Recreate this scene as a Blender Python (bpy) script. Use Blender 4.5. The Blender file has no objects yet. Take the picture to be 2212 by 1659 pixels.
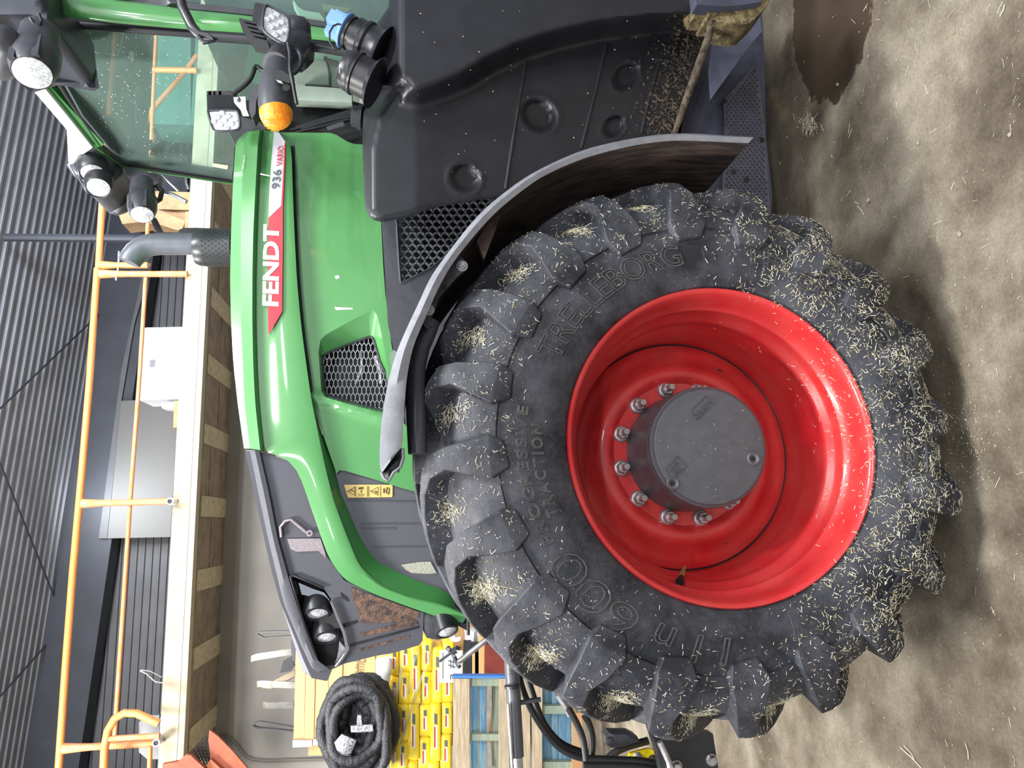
import bpy, bmesh, math, random
import numpy as np
from mathutils import Vector, Matrix
from mathutils.geometry import delaunay_2d_cdt
from mathutils.bvhtree import BVHTree
random.seed(7)
SC = bpy.context.scene
COL = SC.collection
R = math.radians
PI = math.pi

# ------------------------------------------------------------------ camera
F = 1580.0            # focal length in pixels of the 2212 px wide frame
_p, _y, _r = R(7.7), R(10.78), R(-0.25)
CAM = Vector((0, 0, 1.66))
_fwd = Vector((math.sin(_y)*math.cos(_p), math.cos(_y)*math.cos(_p), -math.sin(_p)))
_rt = Vector((math.cos(_y), -math.sin(_y), 0))
_up = _rt.cross(_fwd)
_rt, _up = _rt*math.cos(_r)+_up*math.sin(_r), _up*math.cos(_r)-_rt*math.sin(_r)
cd = bpy.data.cameras.new('camera')
cam = bpy.data.objects.new('camera', cd)
COL.objects.link(cam)
cd.sensor_width = 36.0
cd.lens = F/2212*36
cd.clip_start = 0.05
cx, cy, cz = -_up, _rt, -_fwd      # the phone was held sideways: the picture's x axis points down
cam.matrix_world = Matrix(((cx.x, cy.x, cz.x, CAM.x), (cx.y, cy.y, cz.y, CAM.y), (cx.z, cy.z, cz.z, CAM.z), (0, 0, 0, 1)))
SC.camera = cam

# ------------------------------------------------------------------ light and exposure
SC.view_settings.view_transform = 'Standard'
SC.view_settings.look = 'None'
SC.view_settings.gamma = 1
SC.view_settings.use_curve_mapping = False
SC.view_settings.exposure = 0.18
wd = bpy.data.worlds.new('world')
SC.world = wd
wd.use_nodes = True
bg = wd.node_tree.nodes['Background']
bg.inputs[0].default_value = (0.80, 0.88, 1.0, 1)
bg.inputs[1].default_value = 0.46


def area(name, loc, size, power, aim, color=(1, 1, 1), size_y=None):
    l = bpy.data.lights.new(name, 'AREA')
    l.energy = power
    l.color = color
    l.size = size
    if size_y:
        l.shape = 'RECTANGLE'
        l.size_y = size_y
    o = bpy.data.objects.new(name, l)
    COL.objects.link(o)
    o.location = loc
    d = Vector(aim)-Vector(loc)
    o.rotation_euler = d.to_track_quat('-Z', 'Y').to_euler()
    return o


area('hall_or_fill_lamp', (-1.9, 0.9, 6.1), 0.45, 430, (0.2, 2.6, 1.0), (1.0, 0.97, 0.92), 1.5)
area('hall_or_fill_lamp', (2.6, 0.4, 6.2), 0.45, 330, (0.6, 2.6, 1.0), (0.95, 0.97, 1.0), 1.5)
area('hall_or_fill_lamp', (0.2, 4.4, 6.0), 0.4, 170, (0.2, 2.6, 1.0), (0.97, 0.98, 1.0), 1.6)
area('hall_or_fill_lamp', (-3.2, 5.2, 6.2), 0.7, 420, (-1.8, 7.4, 1.5), (1.0, 0.97, 0.92), 1.4)
area('hall_or_fill_lamp', (1.4, 5.6, 6.3), 0.6, 200, (1.2, 8.4, 2.5), (1.0, 0.97, 0.92), 1.4)
area('hall_or_fill_lamp', (4.2, 6.8, 6.3), 0.6, 150, (4.0, 8.5, 2.5), (0.92, 0.96, 1.0), 1.4)
area('hall_or_fill_lamp', (0.4, 10.4, 6.1), 0.6, 70, (0.4, 11.9, 4.2), (0.9, 0.95, 1.0), 1.2)
area('hall_or_fill_lamp', (3.4, 4.2, 5.0), 0.8, 230, (3.4, 10.5, 6.8), (0.82, 0.88, 1.0), 1.4)  # unseen fill lamp, added to brighten the roof and far wall
# the rows of lamps further down the hall, behind the photographer
for lx, ly in ((-5.5, -8), (-1.5, -8), (2.5, -8), (6.5, -8), (4.5, -14), (9.5, -14)):
    area('hall_or_fill_lamp', (lx, ly, 6.6), 1.5, 190, (lx*.3, 2.5, 1.2), (1, 1, 1), 0.35)

# ------------------------------------------------------------------ pixel -> world at a real distance


def ray(px, py):
    return _fwd*F-_rt*(py-829.5)-_up*(px-1106)


def W(px, py, Y):
    d = ray(px, py)
    return CAM+d*(Y/d.y)


def Wz(px, py, Z):
    d = ray(px, py)
    return CAM+d*((Z-CAM.z)/d.z)


def Wx(px, py, X):
    d = ray(px, py)
    return CAM+d*(X/d.x)


# ------------------------------------------------------------------ object helpers
WL = {}


def link(o, parent=None, props=None):
    COL.objects.link(o)
    if parent is not None:
        o.parent = parent
        o.matrix_parent_inverse = Matrix.Translation(-WL.get(parent.name, Vector((0, 0, 0))))
    WL[o.name] = Vector(o.location)
    for k, v in (props or {}).items():
        o[k] = v
    return o


def empty(name, loc, **props):
    o = bpy.data.objects.new(name, None)
    o.location = loc
    o.empty_display_size = 0.1
    return link(o, None, props)


def ob(name, vs, fs, mat, parent=None, smooth=None, recalc=True, **props):
    vs = [Vector(v) for v in vs]
    me = bpy.data.meshes.new(name)
    off = Vector((0, 0, 0))
    if parent is None and len(vs):
        xs = [v.x for v in vs]
        ys = [v.y for v in vs]
        zs = [v.z for v in vs]
        off = Vector(((min(xs)+max(xs))/2, (min(ys)+max(ys))/2, min(zs)))
    me.from_pydata([v-off for v in vs], [], fs)
    if recalc:
        b = bmesh.new()
        b.from_mesh(me)
        bmesh.ops.recalc_face_normals(b, faces=b.faces)
        b.to_mesh(me)
        b.free()
    for m in (mat if isinstance(mat, (list, tuple)) else [mat]):
        me.materials.append(m)
    if smooth is not None:
        me.shade_smooth()
        me.set_sharp_from_angle(angle=R(smooth))
    o = bpy.data.objects.new(name, me)
    o.location = off
    return link(o, parent, props)


class MB:
    def __init__(s):
        s.v = []
        s.f = []

    def add(s, vs, fs):
        n = len(s.v)
        s.v += [Vector(v) for v in vs]
        s.f += [tuple(i+n for i in f) for f in fs]
        return s

    def box(s, c, ax, ay, az):
        """centre and three half-axis vectors"""
        c, ax, ay, az = Vector(c), Vector(ax), Vector(ay), Vector(az)
        vs = [c+ax*i+ay*j+az*k for i in (-1, 1) for j in (-1, 1) for k in (-1, 1)]
        return s.add(vs, [(0, 1, 3, 2), (4, 6, 7, 5), (0, 4, 5, 1), (2, 3, 7, 6), (0, 2, 6, 4), (1, 5, 7, 3)])

    def abox(s, x0, x1, y0, y1, z0, z1):
        return s.box(((x0+x1)/2, (y0+y1)/2, (z0+z1)/2), ((x1-x0)/2, 0, 0), (0, (y1-y0)/2, 0), (0, 0, (z1-z0)/2))

    def tube(s, pts, r, n=12, cap=True):
        pts = [Vector(p) for p in pts]
        rr = r if isinstance(r, (list, tuple)) else [r]*len(pts)
        prev = None
        rings = []
        for i, p in enumerate(pts):
            t = (pts[min(i+1, len(pts)-1)]-pts[max(i-1, 0)]).normalized()
            if prev is None:
                a = t.orthogonal().normalized()
            else:
                a = (prev-t*prev.dot(t)).normalized()
            prev = a
            b = t.cross(a)
            rings.append([p+(a*math.cos(2*PI*k/n)+b*math.sin(2*PI*k/n))*rr[i] for k in range(n)])
        fs = []
        for i in range(len(rings)-1):
            for k in range(n):
                fs.append((i*n+k, i*n+(k+1) % n, (i+1)*n+(k+1) % n, (i+1)*n+k))
        if cap:
            fs.append(tuple(range(n))[::-1])
            fs.append(tuple((len(rings)-1)*n+k for k in range(n)))
        return s.add([v for q in rings for v in q], fs)

    def lathe(s, c, axis, prof, n=48, a0=0, closed=True):
        """prof: list of (radius, distance along axis)"""
        c = Vector(c)
        ax = Vector(axis).normalized()
        u = Vector((0, 0, 1)) if abs(ax.z) < 0.9 else Vector((1, 0, 0))
        u = (u-ax*u.dot(ax)).normalized()
        w = ax.cross(u)
        vs = []
        fs = []
        for r_, h in prof:
            for k in range(n):
                a = a0+2*PI*k/n
                vs.append(c+ax*h+(u*math.cos(a)+w*math.sin(a))*r_)
        for i in range(len(prof)-1):
            for k in range(n):
                fs.append((i*n+k, i*n+(k+1) % n, (i+1)*n+(k+1) % n, (i+1)*n+k))
        if closed:
            if prof[0][0] > 1e-6:
                fs.append(tuple(range(n))[::-1])
            if prof[-1][0] > 1e-6:
                fs.append(tuple((len(prof)-1)*n+k for k in range(n)))
        return s.add(vs, fs)

    def grid(s, rows, close=False):
        n = len(rows[0])
        fs = []
        m = len(rows)
        for i in range(m-1 if not close else m):
            for k in range(n-1):
                j = (i+1) % m
                fs.append((i*n+k, i*n+k+1, j*n+k+1, j*n+k))
        return s.add([v for q in rows for v in q], fs)

    def out(s, name, mat, parent=None, smooth=None, **props):
        return ob(name, s.v, s.f, mat, parent, smooth, **props)


def inpoly(x, y, poly):
    c = False
    j = len(poly)-1
    for i in range(len(poly)):
        xi, yi = poly[i]
        xj, yj = poly[j]
        if (yi > y) != (yj > y) and x < (xj-xi)*(y-yi)/(yj-yi)+xi:
            c = not c
        j = i
    return c


def pdist(x, y, poly, closed=True):
    best = 1e9
    n = len(poly)
    for i in range(n if closed else n-1):
        ax_, ay_ = poly[i]
        bx_, by_ = poly[(i+1) % n]
        dx, dy = bx_-ax_, by_-ay_
        L = dx*dx+dy*dy
        t = 0 if L == 0 else max(0, min(1, ((x-ax_)*dx+(y-ay_)*dy)/L))
        d = math.hypot(x-ax_-t*dx, y-ay_-t*dy)
        best = min(best, d)
    return best


def resamp(poly, sp, closed=True):
    out = []
    n = len(poly)
    for i in range(n if closed else n-1):
        a = poly[i]
        b = poly[(i+1) % n]
        L = math.dist(a, b)
        k = max(1, int(round(L/sp)))
        for j in range(k):
            t = j/k
            out.append(tuple(a[q]+(b[q]-a[q])*t for q in range(len(a))))
    if not closed:
        out.append(tuple(poly[-1]))
    return out


def chaikin(poly, it=1, closed=True):
    for _ in range(it):
        n = len(poly)
        o = []
        if not closed:
            o.append(poly[0])
        for i in range(n if closed else n-1):
            a = poly[i]
            b = poly[(i+1) % n]
            o.append(tuple(a[q]*.75+b[q]*.25 for q in range(len(a))))
            o.append(tuple(a[q]*.25+b[q]*.75 for q in range(len(a))))
        if not closed:
            o.append(poly[-1])
        poly = o
    return poly


def lerp_poly(poly, n):
    """resample an open polyline to n points evenly by length"""
    L = [0]
    for i in range(len(poly)-1):
        L.append(L[-1]+math.dist(poly[i], poly[i+1]))
    out = []
    for k in range(n):
        t = L[-1]*k/(n-1)
        i = 0
        while i < len(L)-2 and L[i+1] < t:
            i += 1
        u = (t-L[i])/max(1e-9, L[i+1]-L[i])
        a, b = poly[i], poly[i+1]
        out.append(tuple(a[q]+(b[q]-a[q])*u for q in range(len(a))))
    return out


def patch(name, poly, depth, mat, parent=None, sp=16, thick=.02, holes=(), smooth=35, rnd=None, mp=None, ext=None, **props):
    """a curved sheet-metal or moulded panel: outline at its real distance, meshed, with real thickness"""
    B = resamp(poly, sp)
    Hs = [resamp(h, sp) for h in holes]
    pts = [Vector(p) for p in B]
    edges = [(i, (i+1) % len(B)) for i in range(len(B))]
    for h in Hs:
        n = len(pts)
        pts += [Vector(p) for p in h]
        edges += [(n+i, n+(i+1) % len(h)) for i in range(len(h))]
    xs = [p[0] for p in B]
    ys = [p[1] for p in B]
    x = min(xs)+sp*.5
    while x < max(xs):
        y = min(ys)+sp*.5
        while y < max(ys):
            if inpoly(x, y, B) and pdist(x, y, B) > sp*.45 and not any(inpoly(x, y, h) or pdist(x, y, h) < sp*.45 for h in Hs):
                pts.append(Vector((x, y)))
            y += sp
        x += sp
    vs2, _, tris, _, _, _ = delaunay_2d_cdt(pts, edges, [], 0, 1e-4)
    keep = []
    for t in tris:
        cx_ = sum(vs2[i][0] for i in t)/3
        cy_ = sum(vs2[i][1] for i in t)/3
        if inpoly(cx_, cy_, B) and not any(inpoly(cx_, cy_, h) for h in Hs):
            keep.append(tuple(t))
    used = sorted({i for t in keep for i in t})
    ix = {i: k for k, i in enumerate(used)}
    keep = [tuple(ix[i] for i in t) for t in keep]
    vv = []
    for i in used:
        x, y = vs2[i]
        if mp:
            q = mp(x, y)
        else:
            Y = depth(x, y) if callable(depth) else depth
            if rnd:
                d = pdist(x, y, B)
                if d < rnd[0]:
                    u = 1-d/rnd[0]
                    Y += rnd[1]*(1-math.sqrt(max(0, 1-u*u)))
            q = W(x, y, Y)
        vv.append(q)
    n = len(vv)
    e = Vector(ext) if ext is not None else Vector((0, thick, 0))
    cnt = {}
    for t in keep:
        for a, b in ((0, 1), (1, 2), (2, 0)):
            k = (t[a], t[b])
            cnt[k] = cnt.get(k, 0)+1
    fs = list(keep)+[tuple(i+n for i in t[::-1]) for t in keep]
    for (a, b) in cnt:
        if (b, a) not in cnt:
            fs.append((b, a, a+n, b+n))
    return ob(name, vv+[v+e for v in vv], fs, mat, parent, smooth, **props)


def ground(o, z0, inset=.02, m=None):
    """carry a thing down to the surface it stands on"""
    vs = [o.location+v.co for v in o.data.vertices]
    x0, x1 = min(v.x for v in vs), max(v.x for v in vs)
    y0, y1 = min(v.y for v in vs), max(v.y for v in vs)
    zb = min(v.z for v in vs)
    if zb-z0 < .004:
        return o
    MB().abox(x0+inset, x1-inset, y0+.004, max(y1-.004, y0+.02), z0, zb+.004).out('base', m or o.data.materials[0], o)
    return o


# ------------------------------------------------------------------ materials
MATS = {}


def srgb(r, g, b):
    f = lambda c: (c/255/12.92) if c/255 <= .04045 else ((c/255+.055)/1.055)**2.4
    return (f(r), f(g), f(b), 1)


def mat(name, col, rough=.5, metal=0, col2=None, scale=20, bump=0, bscale=None, coat=0, spec=.5, detail=4, thr=(.4, .62), stretch=None, emit=0, aniso=None):
    m = bpy.data.materials.new(name)
    m.use_nodes = True
    nt = m.node_tree
    b = nt.nodes['Principled BSDF']
    b.inputs['Base Color'].default_value = col
    b.inputs['Roughness'].default_value = rough
    b.inputs['Metallic'].default_value = metal
    b.inputs['Coat Weight'].default_value = coat
    b.inputs['Coat Roughness'].default_value = .06
    b.inputs['Specular IOR Level'].default_value = spec
    if emit:
        b.inputs['Emission Color'].default_value = col
        b.inputs['Emission Strength'].default_value = emit
    N = nt.nodes.new
    tc = N('ShaderNodeTexCoord')
    mp_ = N('ShaderNodeMapping')
    nt.links.new(tc.outputs['Object'], mp_.inputs[0])
    if stretch:
        mp_.inputs['Scale'].default_value = stretch
    if col2 is not None:
        nz = N('ShaderNodeTexNoise')
        nz.inputs['Scale'].default_value = scale
        nz.inputs['Detail'].default_value = detail
        nz.inputs['Roughness'].default_value = .62
        rp = N('ShaderNodeValToRGB')
        rp.color_ramp.elements[0].position = thr[0]
        rp.color_ramp.elements[1].position = thr[1]
        rp.color_ramp.elements[0].color = col
        rp.color_ramp.elements[1].color = col2
        nt.links.new(mp_.outputs[0], nz.inputs[0])
        nt.links.new(nz.outputs[0], rp.inputs[0])
        nt.links.new(rp.outputs[0], b.inputs['Base Color'])
    if bump:
        nb = N('ShaderNodeTexNoise')
        nb.inputs['Scale'].default_value = bscale or scale*3
        nb.inputs['Detail'].default_value = 5
        bp = N('ShaderNodeBump')
        bp.inputs['Strength'].default_value = bump
        bp.inputs['Distance'].default_value = .01
        nt.links.new(mp_.outputs[0], nb.inputs[0])
        nt.links.new(nb.outputs[0], bp.inputs['Height'])
        nt.links.new(bp.outputs[0], b.inputs['Normal'])
    MATS[name] = m
    return m


M_green = mat('green_paint', srgb(74, 138, 75), .36, 0, srgb(79, 142, 80), 3, coat=.8, spec=.5)
M_greend = mat('frame_and_shade_green', srgb(64, 128, 68), .4, coat=.4)
M_red = mat('red_paint', srgb(188, 34, 39), .36, 0, srgb(190, 62, 60), 6, coat=.5, thr=(.35, .7))
M_grey = mat('grey_casting', srgb(88, 88, 92), .42, 0, srgb(80, 80, 85), 60, bump=.05, bscale=300)
M_steel = mat('zinc_steel', srgb(165, 162, 165), .35, .75, srgb(190, 188, 190), 40)
M_chrome = mat('chrome', srgb(225, 228, 230), .06, 1)
M_plast = mat('black_plastic', srgb(33, 34, 38), .38, 0, srgb(38, 39, 44), 15, bump=.04, bscale=500)
M_plastg = mat('dark_grey_plastic', srgb(62, 63, 69), .42, 0, srgb(56, 57, 63), 30, bump=.03, bscale=600)
M_mesh = mat('grille_mesh', srgb(82, 82, 90), .5, 0, srgb(74, 75, 82), 500, bump=.2, bscale=900, spec=.4)
M_dark = mat('engine_black', srgb(20, 20, 22), .6, 0, srgb(38, 38, 40), 9)
M_band = mat('light_grey_rubber', srgb(112, 113, 120), .6, 0, srgb(124, 125, 131), 25, bump=.05)
M_rust = mat('dirt_rust', srgb(38, 33, 34), .85, 0, srgb(84, 66, 58), 9, bump=.5, bscale=70, stretch=(1, 6, 1))
M_tank = mat('tank_plastic', srgb(29, 30, 35), .38, 0, srgb(34, 35, 40), 10, bump=.05, bscale=500, spec=.45)
M_ind = mat('orange_lens', srgb(255, 140, 0), .12, 0, srgb(255, 165, 20), 50, bump=.4, bscale=130, spec=.8)
M_white = mat('white_print', srgb(240, 241, 243), .35, coat=.3)
M_decred = mat('red_print', srgb(214, 32, 52), .3, coat=.5)
M_decsil = mat('silver_print', srgb(196, 199, 204), .3, coat=.4)
M_decgry = mat('dark_grey_print', srgb(86, 94, 100), .4)
M_lens = mat('clear_lamp_lens', srgb(232, 234, 238), .12, .0, srgb(176, 178, 184), 60, bump=.5, bscale=120, thr=(.35, .6))
M_led = mat('frosted_lamp_lens', srgb(185, 186, 196), .25, .15, srgb(205, 205, 214), 60, bump=.6, bscale=80)
M_blue = mat('blue_cap', srgb(120, 160, 225), .4)
M_hub = mat('hub_grey', srgb(86, 86, 91), .45, 0, srgb(80, 80, 85), 30, bump=.06, bscale=350)
M_hose = mat('black_hose', srgb(30, 29, 30), .42, bump=.1, bscale=200)
M_yel = mat('yellow_bag', srgb(250, 222, 60), .35, 0, srgb(244, 210, 50), 6, bump=.25, bscale=25, coat=.3)
M_yelp = mat('yellow_paint', srgb(230, 205, 20), .4)
M_label = mat('white_label', srgb(232, 232, 232), .5)
M_labred = mat('red_label', srgb(190, 60, 70), .5)
M_labgry = mat('code_label', srgb(120, 122, 128), .5, 0, srgb(60, 62, 66), 600)
M_pine = mat('pine_board', srgb(194, 152, 100), .55, 0, srgb(208, 170, 120), 5, stretch=(1, 4, 14), thr=(.3, .7))
M_pal = mat('grey_pallet_wood', srgb(150, 134, 110), .8, 0, srgb(182, 166, 142), 7, stretch=(.6, 4, 10), bump=.3, bscale=30)
M_palb = mat('blue_pallet_paint', srgb(70, 120, 160), .7, 0, srgb(112, 142, 150), 8, stretch=(.6, 4, 6), thr=(.42, .6), bump=.2)
M_palg = mat('green_pallet_paint', srgb(122, 142, 130), .75, 0, srgb(150, 150, 128), 8, stretch=(.6, 4, 6), bump=.2)
M_bag = mat('black_nylon', srgb(40, 41, 45), .5, 0, srgb(52, 53, 58), 12, bump=1.0, bscale=55, stretch=(1, 1, 1))
M_film = mat('clear_film', srgb(225, 225, 222), .25, 0, srgb(205, 205, 200), 15, bump=.6, bscale=30)
M_tape = mat('silver_tape', srgb(190, 190, 196), .25, .6, srgb(120, 122, 128), 60, bump=.7, bscale=90)
M_orange = mat('orange_rail_paint', srgb(226, 138, 72), .45, 0, srgb(205, 125, 84), 18, thr=(.5, .66))
M_orus = mat('faded_orange_paint', srgb(205, 140, 105), .6, 0, srgb(222, 130, 70), 14)
M_oxide = mat('red_oxide_steel', srgb(148, 72, 42), .6, 0, srgb(130, 60, 36), 8, bump=.1)
M_conc = mat('light_concrete', srgb(176, 168, 146), .85, 0, srgb(158, 150, 130), 5, bump=.15, bscale=60)
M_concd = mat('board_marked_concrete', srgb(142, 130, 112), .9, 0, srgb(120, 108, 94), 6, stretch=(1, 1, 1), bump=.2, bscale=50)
M_block = mat('pale_corbel_concrete', srgb(192, 182, 154), .9, 0, srgb(170, 160, 134), 14, bump=.2, bscale=60)
M_wall = mat('grey_wall_concrete', srgb(158, 154, 147), .9, 0, srgb(140, 137, 131), 1.3, bump=.06, bscale=40, thr=(.3, .7))
M_clad = mat('dark_cladding', srgb(74, 75, 80), .5, 0, srgb(66, 67, 72), 2)
M_beam = mat('dark_blue_steel', srgb(44, 48, 58), .6, 0, srgb(38, 41, 50), 2)
M_panel = mat('grey_door_panel', srgb(84, 83, 82), .6)
M_box = mat('white_panel', srgb(205, 206, 210), .5)
M_card = mat('cardboard', srgb(178, 148, 112), .8, 0, srgb(162, 134, 100), 12)
M_roof = mat('roof_cladding', srgb(122, 124, 132), .45, 0, srgb(112, 114, 122), 2)
M_maroon = mat('maroon_paint', srgb(122, 52, 42), .5, 0, srgb(105, 42, 34), 8)
M_strap = mat('galvanised_strap', srgb(176, 174, 168), .35, .5, srgb(150, 148, 144), 14)
M_nav = mat('blue_grey_plate', srgb(66, 70, 88), .55, 0, srgb(56, 58, 72), 9, bump=.1)
M_stick = mat('tan_sticker', srgb(206, 178, 104), .5)
M_ink = mat('black_ink', srgb(40, 36, 34), .6)
M_roofw = mat('white_roof_paint', srgb(245, 245, 245), .35, coat=.3)
M_head = mat('headliner_grey', srgb(104, 108, 112), .7, 0, srgb(92, 97, 101), 5)
M_dash = mat('dash_grey', srgb(158, 172, 160), .6)
M_brass = mat('brass', srgb(170, 150, 95), .4, .6)
M_pinkst = mat('galvanised_bracket', srgb(150, 140, 144), .5, .2, srgb(132, 124, 128), 120)
M_copper = mat('copper_screen', srgb(120, 92, 76), .5, .3, srgb(64, 56, 54), 40, bump=.4, bscale=150)
M_stone = mat('pebble', srgb(150, 140, 120), .9)


def glass(name, tint, refl=.12, dust=.05):  # dust: pale diffuse share; on the cab glass it paints in reflected haze
    m = bpy.data.materials.new(name)
    m.use_nodes = True
    nt = m.node_tree
    nt.nodes.clear()
    o = nt.nodes.new('ShaderNodeOutputMaterial')
    t = nt.nodes.new('ShaderNodeBsdfTransparent')
    t.inputs[0].default_value = tint
    g = nt.nodes.new('ShaderNodeBsdfGlossy')
    g.inputs['Roughness'].default_value = .02
    lw = nt.nodes.new('ShaderNodeLayerWeight')
    lw.inputs[0].default_value = refl
    mx = nt.nodes.new('ShaderNodeMixShader')
    nt.links.new(lw.outputs['Fresnel'], mx.inputs[0])
    nt.links.new(t.outputs[0], mx.inputs[1])
    nt.links.new(g.outputs[0], mx.inputs[2])
    df = nt.nodes.new('ShaderNodeBsdfDiffuse')
    df.inputs[0].default_value = srgb(150, 170, 165)
    m2 = nt.nodes.new('ShaderNodeMixShader')
    m2.inputs[0].default_value = dust  # pale diffuse share; on the cab glass it paints in reflected haze
    nt.links.new(mx.outputs[0], m2.inputs[1])
    nt.links.new(df.outputs[0], m2.inputs[2])
    nt.links.new(m2.outputs[0], o.inputs[0])
    return m


M_glass = glass('tinted_windscreen', (.80, .93, .88, 1), .10, .16)
M_wrap = glass('clear_wrap', (.95, .95, .93, 1), .35, .38)


def rubber():
    m = mat('tyre_rubber', srgb(46, 48, 54), .62, spec=.4)
    nt = m.node_tree
    b = nt.nodes['Principled BSDF']
    N = nt.nodes.new
    geo = N('ShaderNodeNewGeometry')
    n1 = N('ShaderNodeTexNoise')
    n1.inputs['Scale'].default_value = 7
    n1.inputs['Detail'].default_value = 8
    n1.inputs['Roughness'].default_value = .7
    n2 = N('ShaderNodeTexNoise')
    n2.inputs['Scale'].default_value = 150
    n2.inputs['Detail'].default_value = 3
    nt.links.new(geo.outputs['Position'], n1.inputs[0])
    nt.links.new(geo.outputs['Position'], n2.inputs[0])
    r1 = N('ShaderNodeValToRGB')
    r1.color_ramp.elements[0].position = .38
    r1.color_ramp.elements[1].position = .75
    r1.color_ramp.elements[0].color = srgb(28, 30, 37)
    r1.color_ramp.elements[1].color = srgb(82, 83, 90)
    r2 = N('ShaderNodeValToRGB')
    r2.color_ramp.elements[0].position = .68
    r2.color_ramp.elements[1].position = .76
    r2.color_ramp.elements[0].color = (0, 0, 0, 1)
    r2.color_ramp.elements[1].color = (1, 1, 1, 1)
    mx = N('ShaderNodeMix')
    mx.data_type = 'RGBA'
    mx.inputs['B'].default_value = srgb(150, 146, 132)
    nt.links.new(n1.outputs[0], r1.inputs[0])
    nt.links.new(n2.outputs[0], r2.inputs[0])
    nt.links.new(r2.outputs[0], mx.inputs['Factor'])
    nt.links.new(r1.outputs[0], mx.inputs['A'])
    nt.links.new(mx.outputs['Result'], b.inputs['Base Color'])
    bp = N('ShaderNodeBump')
    bp.inputs['Strength'].default_value = .25
    bp.inputs['Distance'].default_value = .004
    nt.links.new(n2.outputs[0], bp.inputs['Height'])
    nt.links.new(bp.outputs[0], b.inputs['Normal'])
    return m


M_rub = rubber()
M_rubm = mat('tyre_moulding', srgb(78, 76, 73), .6, 0, srgb(58, 58, 61), 40)


def straw_mat():
    m = mat('straw', srgb(196, 186, 150), .8)
    nt = m.node_tree
    b = nt.nodes['Principled BSDF']
    N = nt.nodes.new
    geo = N('ShaderNodeNewGeometry')
    rp = N('ShaderNodeValToRGB')
    rp.color_ramp.elements[0].color = srgb(140, 122, 82)
    rp.color_ramp.elements[1].color = srgb(232, 228, 212)
    e = rp.color_ramp.elements.new(.5)
    e.color = srgb(200, 193, 162)
    nt.links.new(geo.outputs['Random Per Island'], rp.inputs[0])
    nt.links.new(rp.outputs[0], b.inputs['Base Color'])
    return m


M_straw = straw_mat()


def floor_mat():
    m = mat('worn_concrete_floor', srgb(120, 112, 98), .72, spec=.3)
    nt = m.node_tree
    b = nt.nodes['Principled BSDF']
    N = nt.nodes.new
    geo = N('ShaderNodeNewGeometry')

    def noise(scale, det, rough=.6):
        n = N('ShaderNodeTexNoise')
        n.inputs['Scale'].default_value = scale
        n.inputs['Detail'].default_value = det
        n.inputs['Roughness'].default_value = rough
        nt.links.new(geo.outputs['Position'], n.inputs[0])
        return n

    def ramp(src, stops):
        r = N('ShaderNodeValToRGB')
        e = r.color_ramp.elements
        e[0].position, e[0].color = stops[0]
        e[1].position, e[1].color = stops[-1]
        for p_, c_ in stops[1:-1]:
            q = e.new(p_)
            q.color = c_
        nt.links.new(src, r.inputs[0])
        return r
    a = ramp(noise(2.3, 7, .62).outputs[0], [(.36, srgb(80, 71, 58)), (.5, srgb(116, 107, 93)), (.64, srgb(150, 142, 126))])
    s = ramp(noise(95, 3).outputs[0], [(.35, srgb(96, 96, 96)), (.62, srgb(170, 168, 162)), (.78, srgb(240, 238, 230))])
    mx = N('ShaderNodeMix')
    mx.data_type = 'RGBA'
    mx.blend_type = 'OVERLAY'
    mx.inputs['Factor'].default_value = .38
    nt.links.new(a.outputs[0], mx.inputs['A'])
    nt.links.new(s.outputs[0], mx.inputs['B'])
    # an oil-dark wet patch with a ragged edge of its own, spilt behind the front wheel
    sub = N('ShaderNodeVectorMath')
    sub.operation = 'SUBTRACT'
    c_ = Wz(1790, 10, 0)
    sub.inputs[1].default_value = (c_.x, c_.y, 0)
    nt.links.new(geo.outputs['Position'], sub.inputs[0])
    sc = N('ShaderNodeVectorMath')
    sc.operation = 'MULTIPLY'
    sc.inputs[1].default_value = (1/.42, 1/.28, 0)
    nt.links.new(sub.outputs[0], sc.inputs[0])
    ln = N('ShaderNodeVectorMath')
    ln.operation = 'LENGTH'
    nt.links.new(sc.outputs[0], ln.inputs[0])
    ad = N('ShaderNodeMath')
    ad.operation = 'MULTIPLY_ADD'
    ad.inputs[1].default_value = .55
    nt.links.new(noise(9, 6, .7).outputs[0], ad.inputs[0])
    nt.links.new(ln.outputs['Value'], ad.inputs[2])
    st = ramp(ad.outputs[0], [(.0, (1, 1, 1, 1)), (.985, (1, 1, 1, 1)), (1.0, (0, 0, 0, 1))])
    mul = N('ShaderNodeMath')
    mul.operation = 'MULTIPLY'
    mul.inputs[1].default_value = .8
    nt.links.new(ad.outputs[0], mul.inputs[0])
    nt.links.new(mul.outputs[0], st.inputs[0])
    m2 = N('ShaderNodeMix')
    m2.data_type = 'RGBA'
    nt.links.new(st.outputs[0], m2.inputs['Factor'])
    nt.links.new(mx.outputs['Result'], m2.inputs['A'])
    m2.inputs['B'].default_value = srgb(62, 50, 38)
    nt.links.new(m2.outputs['Result'], b.inputs['Base Color'])
    bp = N('ShaderNodeBump')
    bp.inputs['Strength'].default_value = .25
    bp.inputs['Distance'].default_value = .004
    nt.links.new(noise(60, 6).outputs[0], bp.inputs['Height'])
    nt.links.new(bp.outputs[0], b.inputs['Normal'])
    return m


M_floor = floor_mat()

# ------------------------------------------------------------------ lettering


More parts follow.
